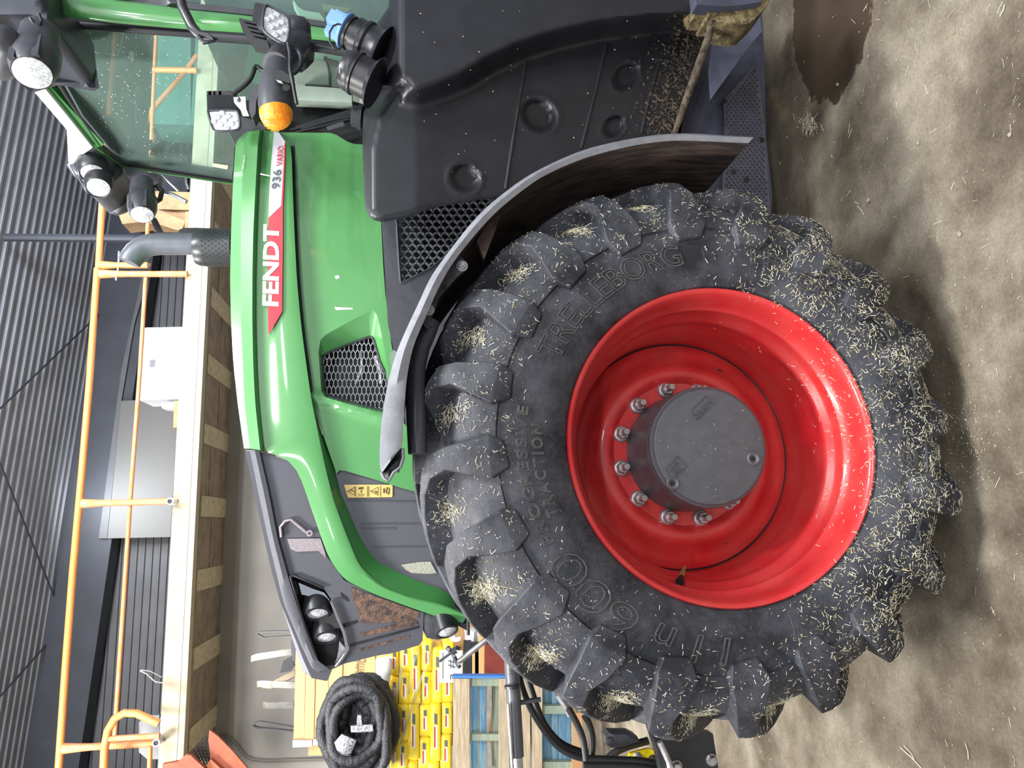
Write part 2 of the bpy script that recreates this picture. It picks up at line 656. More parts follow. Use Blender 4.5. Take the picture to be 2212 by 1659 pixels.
def glyphs(s, bold=0.0, shear=0.0, res=3):
    cu = bpy.data.curves.new('lettering', 'FONT')
    cu.body = s
    cu.offset = bold
    cu.shear = shear
    cu.resolution_u = res
    cu.size = 1
    o = bpy.data.objects.new('lettering_source', cu)
    COL.objects.link(o)
    dg = bpy.context.evaluated_depsgraph_get()
    me = o.evaluated_get(dg).to_mesh()
    vs = [(v.co.x, v.co.y) for v in me.vertices]
    fs = [tuple(p.vertices) for p in me.polygons]
    o.evaluated_get(dg).to_mesh_clear()
    bpy.data.objects.remove(o)
    bpy.data.curves.remove(cu)
    return vs, fs


def solid(vs, fs, fmap, top, bot):
    """extrude flat glyph faces: fmap(x, y, h) -> world"""
    n = len(vs)
    V = [fmap(x, y, top) for x, y in vs]+[fmap(x, y, bot) for x, y in vs]
    cnt = {}
    for f in fs:
        for i in range(len(f)):
            cnt[(f[i], f[(i+1) % len(f)])] = 1
    Fs = list(fs)
    for (a, b) in cnt:
        if (b, a) not in cnt:
            Fs.append((b, a, a+n, b+n))
    return V, Fs


def text_quad(name, s, quad, depth, mt, parent, bold=0.0, shear=0.0, thick=.002, mp=None, **props):
    """quad = top-left, top-right, bottom-right, bottom-left of the print, laid on its panel"""
    vs, fs = glyphs(s, bold, shear)
    x0 = min(v[0] for v in vs)
    x1 = max(v[0] for v in vs)
    y0 = min(v[1] for v in vs)
    y1 = max(v[1] for v in vs)
    tl, tr, br, bl = quad

    def fm(x, y, h):
        u = (x-x0)/(x1-x0)
        v = (y-y0)/(y1-y0)
        px = (bl[0]*(1-u)+br[0]*u)*(1-v)+(tl[0]*(1-u)+tr[0]*u)*v
        py = (bl[1]*(1-u)+br[1]*u)*(1-v)+(tl[1]*(1-u)+tr[1]*u)*v
        if mp:
            return mp(px, py)-Vector((0, h, 0))
        Y = depth(px, py) if callable(depth) else depth
        return W(px, py, Y-h)
    V, Fs = solid(vs, fs, fm, thick, 0)
    return ob(name, V, Fs, mt, parent, recalc=False, **props)


def cleft(name, s, cen, Yf, rad, th0, size, mt, parent, th1=None, width=1.0, raise_=.0035, outline=True, sp=.12):
    """lettering bent round the tyre sidewall; th0 in degrees clockwise from the top; letter tops point outwards"""
    th = R(th0)
    if th1 is not None:
        tot = 0
        for ch in s:
            vs = glyphs(ch)[0]
            tot += .5 if ch == ' ' else max(v[0] for v in vs)-min(v[0] for v in vs)+sp
        width = R(th1-th0)*rad/(tot-sp)/size
    for ch in s:
        mb = MB()
        if ch == ' ':
            th += size*width*.5/rad
            continue
        vs, fs = glyphs(ch)
        x0 = min(v[0] for v in vs)
        x1 = max(v[0] for v in vs)
        cnt = {}
        for f in fs:
            for i in range(len(f)):
                cnt[(f[i], f[(i+1) % len(f)])] = 1
        bnd = [(a, b) for (a, b) in cnt if (b, a) not in cnt]
        w = size*width

        def fm(x, y, h):
            a = th+(x-x0)*w/rad
            r_ = rad+y*size
            c_ = cen(r_)
            return Vector((c_[0]+math.sin(a)*r_, Yf(r_)-h, c_[1]+math.cos(a)*r_))
        if outline:
            for a, b in bnd:
                A_, B_ = fm(*vs[a], 0), fm(*vs[b], 0)
                d_ = (B_-A_)
                if d_.length < 1e-5:
                    continue
                d_.normalize()
                nn = Vector((-d_.z, 0, d_.x))*.0017
                A_ -= d_*.001
                B_ += d_*.001
                up_, dn_ = Vector((0, -raise_, 0)), Vector((0, .003, 0))
                q = [A_+nn, B_+nn, B_-nn, A_-nn]
                mb.add([k+up_ for k in q]+[k+dn_ for k in q], [(0, 1, 2, 3), (0, 4, 5, 1), (1, 5, 6, 2), (2, 6, 7, 3), (3, 7, 4, 0)])
        else:
            V, Fs = solid(vs, fs, fm, raise_, -.002)
            mb.add(V, Fs)
        th += (x1-x0+sp)*w/rad
        mb.out(name, mt, parent)

# ================================================================== SETTING
S = dict(kind='structure')
MB().abox(-9, 11, -4, 14.5, -.2, 0).out('floor', M_floor, **S)
WY = 9.19
MB().abox(-9, 11, WY, WY+.25, 0, 3.885).out('wall_back', M_wall, **S)
# mezzanine: front edge beam, stepped band, board-marked soffit and pale corbels
mez = MB().abox(-9, 11, 8.0, 8.3, 3.945, 4.112).abox(-9, 11, 8.3, 14.3, 4.0, 4.11).out('mezzanine_floor', M_conc, **S)
MB().abox(-9, 11, 8.005, 8.13, 3.885, 3.944).out('edge_band', M_concd if False else mat('shaded_band_concrete', srgb(168, 160, 142), .85), mez)  # darker copy of the slab concrete: the step's shade put into its colour
for k in range(-6, 12):
    X = 2.565-.767*k
    zb = 3.872
    MB().abox(X-.108+random.uniform(-.006, .006), X+.108, 8.15, WY-.002, zb+random.uniform(-.004, .004), 3.95).out('corbel_block', M_block, mez)
    x0, x1 = X-.767+.108, X-.108
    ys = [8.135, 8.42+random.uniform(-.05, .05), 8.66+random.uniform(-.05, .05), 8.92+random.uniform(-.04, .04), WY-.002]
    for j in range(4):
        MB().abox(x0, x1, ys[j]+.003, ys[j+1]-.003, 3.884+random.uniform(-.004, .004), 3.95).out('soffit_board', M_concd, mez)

# upper hall: rear cladding with horizontal ribs, dark steel eaves beam, sloping corrugated roof
rows = []
z = 4.11
ribs = []
while z < 8.6:
    ribs += [(z, 12.0), (z+.035, 12.0), (z+.045, 11.975), (z+.065, 11.975), (z+.075, 12.0)]
    z += .11
MB().grid([[Vector((x, y, z_)) for x in (-9, 11)] for z_, y in ribs]).out('wall_far', M_clad, **S)


def roofz(x, y):
    return 6.78-.073*x-(12.0-y)*.0


def rz(x):
    return 6.78-.073*x


rr = []
y = 4.0
while y < 12.0:
    for dy, dz in ((0, 0), (.10, 0), (.115, .03), (.155, .03), (.17, 0)):
        rr.append((y+dy, dz))
    y += .17
ceil = MB().grid([[Vector((x, y, rz(x)-dz)) for x in (-9, 11)] for y, dz in rr]).out('ceiling', M_roof, **S)
MB().grid([[Vector((-9, 11.6, rz(-9)-.03)), Vector((11, 11.6, rz(11)-.03))], [Vector((-9, 11.6, rz(-9)-.75)), Vector((11, 11.6, rz(11)-.75))],
           [Vector((-9, 11.9, rz(-9)-.75)), Vector((11, 11.9, rz(11)-.75))]]).out('beam_eaves', M_beam, **S)
MB().tube([W(10, 513, 8.75), W(409, 517, 8.75)], .05, 8).out('column_steel', M_beam, **S)
# bracing rods and purlins under the roof


def Wr(px, py, drop=.08):
    """point just under the sloping roof plane"""
    d = ray(px, py)
    t = (6.78-drop-CAM.z)/(d.z+.073*d.x)
    return CAM+d*t


for a, b in (((0, 883), (232, 661)), ((0, 1000), (124, 1306)), ((0, 1505), (113, 1378))):
    MB().tube([Wr(*a), Wr(*b)], .012, 6).out('bracing_rod', M_beam, None, kind='structure')
# grey sectional door panel and lighter strip, upstairs at the back
patch('door_1', [(232, 1163), (368, 1160), (386, 860), (303, 864), (262, 866)], 11.5, M_panel, sp=400, thick=.08, **S)
patch('trim_1', [(213, 1163), (231, 1163), (262, 866), (290, 700), (322, 590), (308, 590), (262, 800)], 11.55, M_clad, sp=400, thick=.05, **S)

# ------------------------------------------------------------------ railing along the mezzanine edge
ry = 7.96


def Wl(pts, Y):
    return [W(a, b, Y) for a, b in pts]


rg = 'orange guard rails on the mezzanine edge'
r1 = empty('guard_rail', W(366, 1085, ry), label='long orange pipe guard rail with white-ringed post end, left of exhaust', category='railing', group=rg)
MB().tube(Wl([(210, 580), (193.7, 820), (176, 1030), (157, 1239), (141, 1450), (126.6, 1659), (118, 1770)], ry), .034, 12).out('top_rail', M_orange, r1, 40)
MB().tube(Wl([(315, 597), (301, 820), (281, 1086), (271, 1239), (247, 1598)], ry), .021, 10).out('mid_rail', M_orus, r1, 40)
for a, b in (((216, 592), (405, 592)), ((177, 1088), (367, 1083)), ((136, 1617), (337, 1605))):
    p0, p1 = W(*a, ry-.03), W(*b, ry-.03)
    MB().tube([p0, p0.lerp(p1, .06), p0.lerp(p1, .16), p0.lerp(p1, .3), p1], [.047, .045, .038, .032, .034], 12).out('post', M_orus, r1, 40)
for b in ((367, 1083), (337, 1605)):
    e = MB().lathe(W(*b, ry-.10), (0, 1, 0), [(.024, .0), (.036, .0), (.036, .12), (.024, .12)], 20, closed=False).out('pipe_end', M_white if b[1] < 1200 else M_steel, r1, 40)
    MB().lathe(W(*b, ry-.09), (0, 1, 0), [(.024, 0), (.024, .05)], 16).out('end_bore', M_dark, r1)
MB().tube(Wl([(250, 606), (256, 575), (257, 543)], ry-.05), .010, 8).out('lock_pin', M_steel, r1, 40)
r2 = empty('guard_rail', W(405, 470, ry), label='orange pipe guard rail section behind exhaust and cab glass', category='railing', group=rg)
MB().tube(Wl([(212.6, 579.7), (221.5, 426), (232, 250), (243, 60), (250, -60)], ry), .034, 12).out('top_rail', M_orange, r2, 40)
MB().tube(Wl([(318, 509), (321, 460), (327, 304), (334, 142), (339, 40), (342, -60)], ry), .021, 10).out('mid_rail', M_orus, r2, 40)
for a, b in (((219, 573), (320, 573)), ((240, 149), (425, 152))):
    p0, p1 = W(*a, ry-.03), W(*b, ry-.03)
    MB().tube([p0, p0.lerp(p1, .06), p0.lerp(p1, .3), p1], [.045, .044, .032, .034], 12).out('post', M_orange, r2, 40)
MB().lathe(W(321, 573, ry-.06), (-.3, .3, -1), [(.022, 0), (.034, 0), (.034, .02)], 16, closed=False).out('pipe_end', M_rust, r2)
MB().tube(Wl([(425, 120), (395, 160), (330, 235), (312, 275)], ry+.6), .03, 10).out('brace', M_orus, r2, 40)
r3 = empty('guard_rail', W(345, 1600, 7.7), label='curved orange pipe handrail at the stair head beside slab end', category='railing', group=rg)
MB().tube(Wl([(222, 1720), (224, 1659), (226, 1615), (233, 1578), (248, 1552), (268, 1540), (295, 1541), (343, 1563)], 7.7), .036, 12).out('top_rail', M_orange, r3, 40)
MB().tube(Wl([(233, 1596), (345, 1589)], 7.7), .026, 10).out('mid_rail', M_orus, r3, 40)
MB().tube(Wl([(322, 1720), (324, 1612)], 7.7), .022, 10).out('post', M_orange, r3, 40)

# ------------------------------------------------------------------ things up on the mezzanine
b = patch('cabinet', [(303, 708), (398, 706), (388, 862), (302, 865)], 9.6, M_box, sp=400, thick=.5, label='white panel cabinet with a small grey sticker, standing on mezzanine behind rails', category='cabinet')
ground(b, 4.115)
patch('sticker', [(324, 777), (335, 777), (334, 793), (323, 793)], 9.594, M_labgry, b, sp=400, thick=.004)
ground(patch('cardboard_box', [(376, 866), (388, 866), (386, 922), (374, 924)], 9.3, M_card, sp=400, thick=.3, label='flat brown cardboard box beside the white panel cabinet upstairs', category='box'), 4.115)
ground(patch('foam_block', [(348, 870), (378, 868), (378, 884), (350, 882)], 9.5, M_box, sp=400, thick=.2, label='small white foam block on the box upstairs', category='block'), 4.115)
for nm, pl, Y, lb in (('cardboard_sheet', [(253, 407), (282, 428), (279, 453), (262, 446), (249, 420)], 9.4, 'tan cardboard flap standing upright behind the small cab work lamp'),
                      ('cardboard_box', [(250, 448), (288, 452), (318, 478), (264, 484)], 9.5, 'brown cardboard box lying half hidden behind exhaust bend'),
                      ('cardboard_sheet', [(340, 452), (400, 478), (392, 500), (340, 484)], 9.3, 'tan cardboard sheet leaning beside the wiper arm on mezzanine')):
    ground(patch(nm, pl, Y, M_card, sp=400, thick=.02 if 'sheet' in nm else .3, label=lb, category='cardboard'), 4.115)
ground(patch('storage_rack', [(262, 330), (405, 330), (405, 470), (330, 500), (262, 470)], 9.9, M_beam, sp=400, thick=.4, label='dark rack of covered goods on mezzanine behind the cab', category='rack'), 4.115)
ground(patch('teal_cabinet', [(332, 60), (412, 60), (412, 270), (330, 268)], 9.8, mat('teal_paint', srgb(88, 140, 132), .5), sp=400, thick=.5, label='teal metal cabinet seen through the windscreen behind rails', category='cabinet'), 4.115)
ground(patch('chair_back', [(300, 1560), (318, 1545), (344, 1545), (344, 1640), (318, 1640), (300, 1625)], 8.6, mat('grey_plastic', srgb(108, 108, 112), .5), sp=30, thick=.05, rnd=(14, .03), label='grey plastic chair back behind the curved orange handrail', category='chair'), 4.115)
MB().tube(Wl([(455, 1478), (350, 1475), (335, 1472), (316, 1455), (302, 1448)], 9.4), .008, 6).tube(Wl([(350, 1463), (325, 1450), (305, 1447)], 9.4), .006, 6).out('wire_hook', M_steel, None, label='thin bent wire frame on the mezzanine behind orange rails', category='hook')

# ------------------------------------------------------------------ lower left: oxide-red steel stair with expanded mesh
st = empty('steel_stair', W(520, 1640, 7.6), label='oxide red steel stair with expanded mesh below the mezzanine corner', category='stair')
patch('stringer', [(452, 1577), (470, 1590), (500, 1620), (545, 1672), (545, 1720), (498, 1680), (455, 1640), (450, 1600)], 7.6, M_oxide, st, sp=60, thick=.03)
patch('beam', [(351, 1651), (385, 1645), (402, 1630), (412, 1632), (440, 1658), (470, 1720), (350, 1720)], 7.5, M_oxide, st, sp=60, thick=.05)
patch('flange', [(455, 1640), (498, 1680), (480, 1700), (445, 1655)], 7.55, mat('oxide_flange_paint', srgb(150, 78, 46), .6), st, sp=60, thick=.05)  # flange in its own, slightly lighter oxide tone
mb = MB()
for i in range(9):
    a, b_ = (410+i*5.2, 1631+i*4.2), (452+i*1.5, 1585+i*6)
    mb.tube([W(*a, 7.7), W(*b_, 7.7)], .006, 4)
for i in range(7):
    a, b_ = (412+i*7, 1626-i*6), (440+i*4, 1668-i*2)
    mb.tube([W(*a, 7.71), W(*b_, 7.71)], .006, 4)
mb.out('expanded_mesh', M_dark, st, kind='stuff')
patch('wall_panel', [(430, 1640), (452, 1648), (452, 1690), (425, 1680)], 8.4, M_block, st, sp=60, thick=.05)
MB().tube(Wl([(475, 1591), (490, 1591), (505, 1600), (516, 1614), (530, 1633), (548, 1641), (575, 1643), (700, 1640), (760, 1637)], WY-.03), .016, 8).out('conduit_cable', mat('cable_grey', srgb(112, 108, 102), .5), None, 40,
                                                                                                                                             label='thin grey cable running down the concrete wall by red stair', category='cable')

# ------------------------------------------------------------------ goods behind the tractor nose
cr = empty('timber_crate', W(700, 1500, 7.9), label='pale pine board crate standing behind tractor nose, metal corner strip', category='crate')
ys_ = [1385, 1659]
for (xa, xb, m_) in ((640, 662, 0), (663, 683, .01), (684, 712, 0), (713, 742, .012), (743, 775, 0), (776, 812, .01), (813, 850, 0)):
    x0, x1 = xa, xb
    patch('board', [(x0, 1370), (x1-.6, 1372), (x1-5.6, 1600), (x0-6, 1600)], 7.9-m_, M_pine, cr, sp=400, thick=.05)
MB().abox(-2.2, -.95, 7.95, 8.42, .0, 2.70).out('crate_body', M_pine, cr)
patch('corner_strip', [(632, 1599), (674, 1599), (674, 1613), (632, 1615)], 7.86, M_steel, cr, sp=400, thick=.04)
patch('corner_strip', [(676, 1597), (716, 1596), (716, 1608), (676, 1610)], 7.85, M_steel, cr, sp=400, thick=.04)
text_quad('lettering', 'HomE', ((754, 1470), (762, 1420), (790, 1424), (782, 1474)), 7.885, mat('pencil_mark', srgb(120, 100, 80), .7), cr)

# flat steel strap loops standing up behind the crate
loops = [((555, 1368), (572, 1364), (640, 1363), (640, 1372), (572, 1378), M_grey, 'dark narrow strap loop, nearest the tractor nose, above the crate'),
         ((543, 1424), (560, 1412), (628, 1403), (640, 1410), (562, 1425), M_strap, 'bright wide strap loop with bolt hole above the crate'),
         ((556, 1478), (572, 1470), (640, 1474), (640, 1486), (575, 1485), M_strap, 'silver strap loop partly behind the brown one'),
         ((567, 1480), (585, 1474), (638, 1448), (640, 1458), (590, 1487), mat('brown_strap', srgb(142, 130, 110), .5), 'brownish slanting strap loop in the middle of the row'),
         ((569, 1523), (582, 1517), (636, 1516), (636, 1528), (584, 1531), M_strap, 'pale matt strap loop, second from the left end'),
         ((547, 1566), (560, 1558), (634, 1570), (634, 1579), (560, 1572), M_grey, 'thin dark strap loop, leftmost upright loop above crate')]
for q in loops:
    p = [W(a, b_, 8.15) for a, b_ in q[:5]]
    w_ = .06 if q[5] is M_grey else .09
    tip, a0, a1, b1, b0 = p
    flat = q[5] is not M_grey
    if flat:
        off = Vector((0, .05, 0))
        mx_ = (a0+b0)/2
        a0, b0 = mx_.lerp(a0, .35)-off, mx_.lerp(b0, .35)+off
        mx_ = (a1+b1)/2
        a1, b1 = mx_.lerp(a1, .35)-off, mx_.lerp(b1, .35)+off
    path = [a1, a0, a0.lerp(tip, .6)+Vector((.004, 0, .004)), tip, b0.lerp(tip, .6)+Vector((-.004, 0, .004)), b0, b1]
    mb = MB()
    rows = []
    for i, v in enumerate(path):
        t = (path[min(i+1, 6)]-path[max(i-1, 0)]).normalized()
        ws = Vector((1, -.25, 0)).normalized() if flat else Vector((0, 1, 0))
        nrm = t.cross(ws).normalized()*.005
        sd = ws*(.033 if flat else w_/2)
        rows.append([v-sd-nrm, v+sd-nrm, v+sd+nrm, v-sd+nrm, v-sd-nrm])
    mb.grid(rows).out('strap_loop', q[5], None, 40, label=q[6], category='strap', group='steel strap loops above the crate')
patch('rubber_pad', [(604, 1454), (612, 1428), (630, 1418), (636, 1440), (628, 1450)], 8.05, M_plast, sp=20, thick=.06, rnd=(8, .02), label='black rubber wedge between the steel strap loops', category='pad')
patch('rubber_disc', [(629, 1383), (638, 1380), (641, 1400), (640, 1430), (632, 1428), (629, 1405)], 8.0, M_plastg, sp=20, thick=.05, label='dark grey disc edge beside pine crate top', category='disc')

# coiled duct in black nylon
cc = W(764, 1570, 7.0)
ux, uz = Vector((1, 0, 0)), Vector((0, 0, 1))
coil = empty('hose_coil', cc-Vector((0, 0, .35)), label='coiled hose in black nylon sleeve, taped silver, hanging before crate', category='hose')
for j, (rx, rzz, ofx, ofz, dy, rad, ph) in enumerate(((.36, .27, .02, 0.0, .0, .047, 0), (.31, .225, .05, -.02, -.09, .043, 1), (.41, .29, -.03, -.03, .08, .048, 2.1), (.25, .18, .04, .0, .05, .05, 3.3), (.37, .235, -.07, -.06, -.05, .043, 4), (.18, .12, .03, .0, .10, .055, 1.3), (.40, .26, -.04, -.08, .15, .06, 5))):
    pts, rs = [], []
    for i in range(73):
        a = 2*PI*i/72
        pts.append(cc+ux*(math.cos(a+ph)*rx+ofx+.015*math.sin(3*a+j))+uz*(math.sin(a+ph)*rzz+ofz+.012*math.sin(5*a+j))+Vector((0, dy+.03*math.sin(2*a+j), 0)))
        rs.append(rad*(1+.05*math.sin(23*a+j)+.06*math.sin(37*a+2*j)+random.uniform(-.07, .07)))
    MB().tube(pts, rs, 14, cap=False).out('sleeve_turn', M_bag, coil, 60)
MB().lathe(cc+Vector((0, .14, -.02)), (0, -1, 0), [(0, .0), (.16, .02), (.27, 0)], 30).out('inner_fold', M_bag, coil, 60)
patch('tape_wrap', [(715, 1612), (738, 1586), (770, 1600), (758, 1628), (742, 1636)], 6.86, M_tape, coil, sp=14, thick=.03, rnd=(12, .02))
patch('tape_wrap', [(757, 1568), (805, 1565), (806, 1580), (775, 1582), (758, 1582)], 6.9, M_tape, coil, sp=14, thick=.03, rnd=(6, .01))
patch('tape_wrap', [(772, 1545), (780, 1545), (782, 1566), (770, 1566)], 6.9, M_tape, coil, sp=14, thick=.03)

# pallet load of yellow bags, each bag a thing
gp = 'yellow bags stacked on the pallet'
YB = 7.3


def bag(x0, x1, y0, y1, lab, end=True, lighter=False, dy=0):
    """x0..x1 is the height band, y0..y1 the width, in the picture"""
    poly = chaikin([(x0, y0), (x1, y0), (x1, y0+8), (x1, y1-8), (x1, y1), (x0, y1), (x0, y1-8), (x0, y0+8)], 2)
    o = patch('bag', poly, YB+dy, M_yel, sp=8, thick=.38, rnd=(4, .014), smooth=80, label=lab, category='bag', group=gp)
    cx_, cy_ = (x0+x1)/2, (y0+y1)/2
    h = (y1-y0)
    patch('code_mark', [(cx_-3, y0+h*.17), (cx_+3.5, y0+h*.18), (cx_+3.5, y0+h*.36), (cx_-3, y0+h*.35)], YB+dy-.004, M_labgry, o, sp=400, thick=.004)
    patch('print_label', [(cx_-3.5, y0+h*.38), (cx_+4, y0+h*.38), (cx_+4, y0+h*.78), (cx_-3.5, y0+h*.78)], YB+dy-.004, M_label, o, sp=400, thick=.004)
    patch('print_stripe', [(cx_-3.5, y0+h*.40), (cx_-.5, y0+h*.40), (cx_-.5, y0+h*.76), (cx_-3.5, y0+h*.76)], YB+dy-.009, M_labred, o, sp=400, thick=.003)
    return o


# five columns counted from the bottom layer (right in the picture) to the top
cols = [(955, 979), (932, 955), (908, 932), (884, 908), (862, 885)]
names = ['bottom layer', 'second layer', 'third layer', 'fourth layer', 'fifth layer']
edges = [[1385, 1445, 1518, 1586, 1662, 1730], [1398, 1520, 1645, 1760], [1382, 1450, 1522, 1592, 1668, 1740], [1392, 1521, 1642, 1760], [1390, 1452, 1522, 1600, 1672, 1740]]
pos = ['rightmost, by the sheet of paper', 'second from its right end', 'third from its right end', 'fourth from its right end', 'fifth from its right end', 'last on the left']
for ci, (xa, xb) in enumerate(cols):
    for j in range(len(edges[ci])-1):
        sh = (1500-(edges[ci][j]+edges[ci][j+1])/2)*.03
        bag(xa+sh-.5, xb+sh+.2, edges[ci][j], edges[ci][j+1], 'yellow bag in the %s of stack, %s' % (names[ci], pos[j]), dy=random.uniform(-.02, .02))
for j, (a, b_) in enumerate(((1396, 1460), (1462, 1530), (1532, 1600), (1602, 1662))):
    bag(842, 861, a, b_, 'yellow bag on top of the stack, %s' % pos[j], dy=.04)
patch('plastic_sheet', [(811, 1425), (846, 1418), (848, 1440), (842, 1470), (838, 1500), (824, 1492), (810, 1465)], 7.15, M_film, sp=9, thick=.05, rnd=(12, .05), smooth=80, label='crumpled white plastic sheet between crate and yellow bags', category='sheet')
patch('plastic_sheet', [(971, 1378), (980, 1371), (984, 1377), (996, 1376), (994, 1384), (985, 1387), (974, 1385)], 7.24, M_film, sp=8, thick=.05, label='scrap of white plastic above the yellow bags beside fog lamp', category='sheet')
mb = MB()
for (x0, y0, x1, y1, w_) in ((870, 1400, 842, 1640, 7), (935, 1390, 862, 1610, 5), (905, 1385, 880, 1500, 4), (850, 1480, 846, 1659, 9), (925, 1460, 900, 1530, 3)):
    P0 = []
    P1 = []
    for i in range(13):
        t = i/12
        x, y = x0+(x1-x0)*t+math.sin(t*9)*2, y0+(y1-y0)*t
        P0.append(W(x-w_/2, y, YB-.05-.01*math.sin(t*14)))
        P1.append(W(x+w_/2, y, YB-.05+.01*math.sin(t*14)))
    mb.grid([P0, P1])
mb.out('stretch_wrap', M_wrap, None, 60, label='clear stretch wrap pulled across the yellow bags', category='wrap', kind='stuff')
pp = patch('paper_sheet', [(949, 1404), (999, 1405), (999, 1475), (950, 1475)], 7.262, M_label, sp=400, thick=.003, label='white paper sheet with handwriting taped to the yellow bags', category='paper')
patch('print_line', [(956, 1410), (957.5, 1410), (957.5, 1466), (956, 1466)], 7.259, M_decgry, pp, sp=400, thick=.002)
text_quad('lettering', 'a #', ((968, 1468), (968, 1424), (984, 1424), (984, 1468)), 7.259, M_decgry, pp)

# items right of the bags
ground(patch('water_can', [(1006, 1363), (1030, 1361), (1032, 1400), (1022, 1408), (1008, 1402)], 7.4, M_box, sp=12, thick=.2, rnd=(8, .04), label='white plastic canister partly hidden behind the front tyre', category='canister'), 0)
for i, (x0, x1, ya, yb, ma, lb) in enumerate(((1020, 1026, 1405, 1462, M_pine, 'thin pale wooden slat standing between paper sheet and red board'), (1034, 1046, 1366, 1462, M_pine, 'weathered plank standing next to the red board'),
                                            (1002, 1018, 1384, 1462, M_dark, 'dark stained board beside the sheet of paper'))):
    ground(patch('plank', [(x0, ya), (x1, ya), (x1, yb), (x0, yb)], 7.25, ma, sp=400, thick=.05, label=lb, category='plank'), 0)
ground(patch('red_board', [(1047, 1390), (1062, 1395), (1092, 1430), (1095, 1458), (1048, 1462)], 7.2, M_maroon, sp=400, thick=.06, label='maroon red painted board above the blue pallet', category='board'), 0)

# pallet standing on edge in front
YP = 6.5
pl = empty('wooden_pallet', W(1262, 1590, YP), label='weathered blue and grey pallet standing on edge under yellow bags', category='pallet')


def bd(nm, x0, x1, y0, y1, m_, Y, t_=.02, slant=0):
    patch(nm, [(x0, y0), (x1, y0), (x1-slant, y1), (x0-slant, y1)], Y, m_, pl, sp=400, thick=t_)


bd('deck_board', 979, 1014, 1466, 1740, M_pal, YP)
bd('deck_board', 1078, 1099, 1466, 1740, M_pal, YP)
bd('deck_board', 1127, 1145, 1466, 1740, M_pal, YP)
bd('deck_board', 1149, 1171, 1466, 1740, M_pal, YP)
bd('deck_board', 1236, 1258, 1540, 1740, mat('orange_stained_wood', srgb(176, 128, 88), .8, 0, srgb(160, 140, 112), 8), YP)
for x0, x1 in ((1017, 1034), (1036, 1049), (1063, 1077), (1172, 1190), (1191, 1205), (1206, 1234)):
    bd('back_board', x0, x1, 1470, 1740, M_palb if x1 != 1077 else M_palg, YP+.10)
for y0, y1 in ((1465, 1482), (1586, 1600)):
    bd('stringer', 1015, 1078, y0, y1, M_palg, YP+.03, .09)
    bd('stringer', 1172, 1236, y0+60, y1+60, M_palg, YP+.03, .09)
bd('painted_edge', 979, 1093, 1460, 1465, mat('blue_edge_paint', srgb(58, 118, 196), .6), YP-.003, .1)
patch('cardboard_tube', [(1052, 1480), (1062, 1480), (1062, 1530), (1056, 1580), (1064, 1659), (1054, 1659), (1051, 1560)], YP+.06, M_strap, pl, sp=60, thick=.02)
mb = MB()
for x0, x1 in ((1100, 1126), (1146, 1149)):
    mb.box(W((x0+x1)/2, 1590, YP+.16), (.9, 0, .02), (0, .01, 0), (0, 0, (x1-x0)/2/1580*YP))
mb.out('pallet_gap_shade', M_dark, pl)  # dark strips behind the board gaps, standing in for the shade there
patch('panel_board', [(1256, 1500), (1236, 1480), (1236, 1720), (1256, 1720)], 8.0, mat('pale_board', srgb(186, 178, 164), .8, 0, srgb(170, 160, 146), 5), sp=60, thick=.03, label='pale beige sheet leaning behind the pallet at floor level', category='board')
MB().lathe(W(1052, 1560, 6.3), (0, 0, 1), [(.001, 0)], 4) if False else None

# ================================================================== TRACTOR
TR = empty('tractor', (0.6, 3.25, 0), label='green tractor with red front wheel rim filling the picture, parked on concrete', category='tractor')
AX = (0.208, .772)       # axle x, z
TC = (0.212, .818)       # tread circle centre (the loaded tyre squats by 46 mm)


def sm(t):
    t = max(0, min(1, t))
    return t*t*(3-2*t)


# ---- tyre carcass
prof = [(.452, 2.03), (.462, 2.004), (.475, 1.992), (.50, 1.980), (.535, 1.968), (.575, 1.961), (.615, 1.962), (.630, 1.966), (.634, 1.957), (.66, 1.962), (.69, 1.978), (.72, 2.004), (.742, 2.042), (.758, 2.10), (.768, 2.2), (.772, 2.3)]
prof = prof+[(r_, 4.6-y_) for r_, y_ in prof[-2::-1]]
NT = 160
rows = []
for r_, y_ in prof:
    w = sm((r_-.46)/.26)
    row = []
    for k in range(NT+1):
        a = 2*PI*k/NT
        x = AX[0]+(TC[0]-AX[0])*w+math.sin(a)*r_
        z = AX[1]+(TC[1]-AX[1])*w+math.cos(a)*r_
        row.append(Vector((x, y_, max(z, .006))))
    rows.append(row)
tyre = MB().grid(rows).out('tyre', M_rub, TR, 30, label='black tyre speckled with chaff')

# ---- tread lugs: outline of one shoulder block taken at the top of the wheel, then turned round in 18 degree steps


def pol(px, py, Y):
    q = W(px, py, Y)
    return math.hypot(q.x-TC[0], q.z-TC[1]), math.atan2(q.x-TC[0], q.z-TC[1])


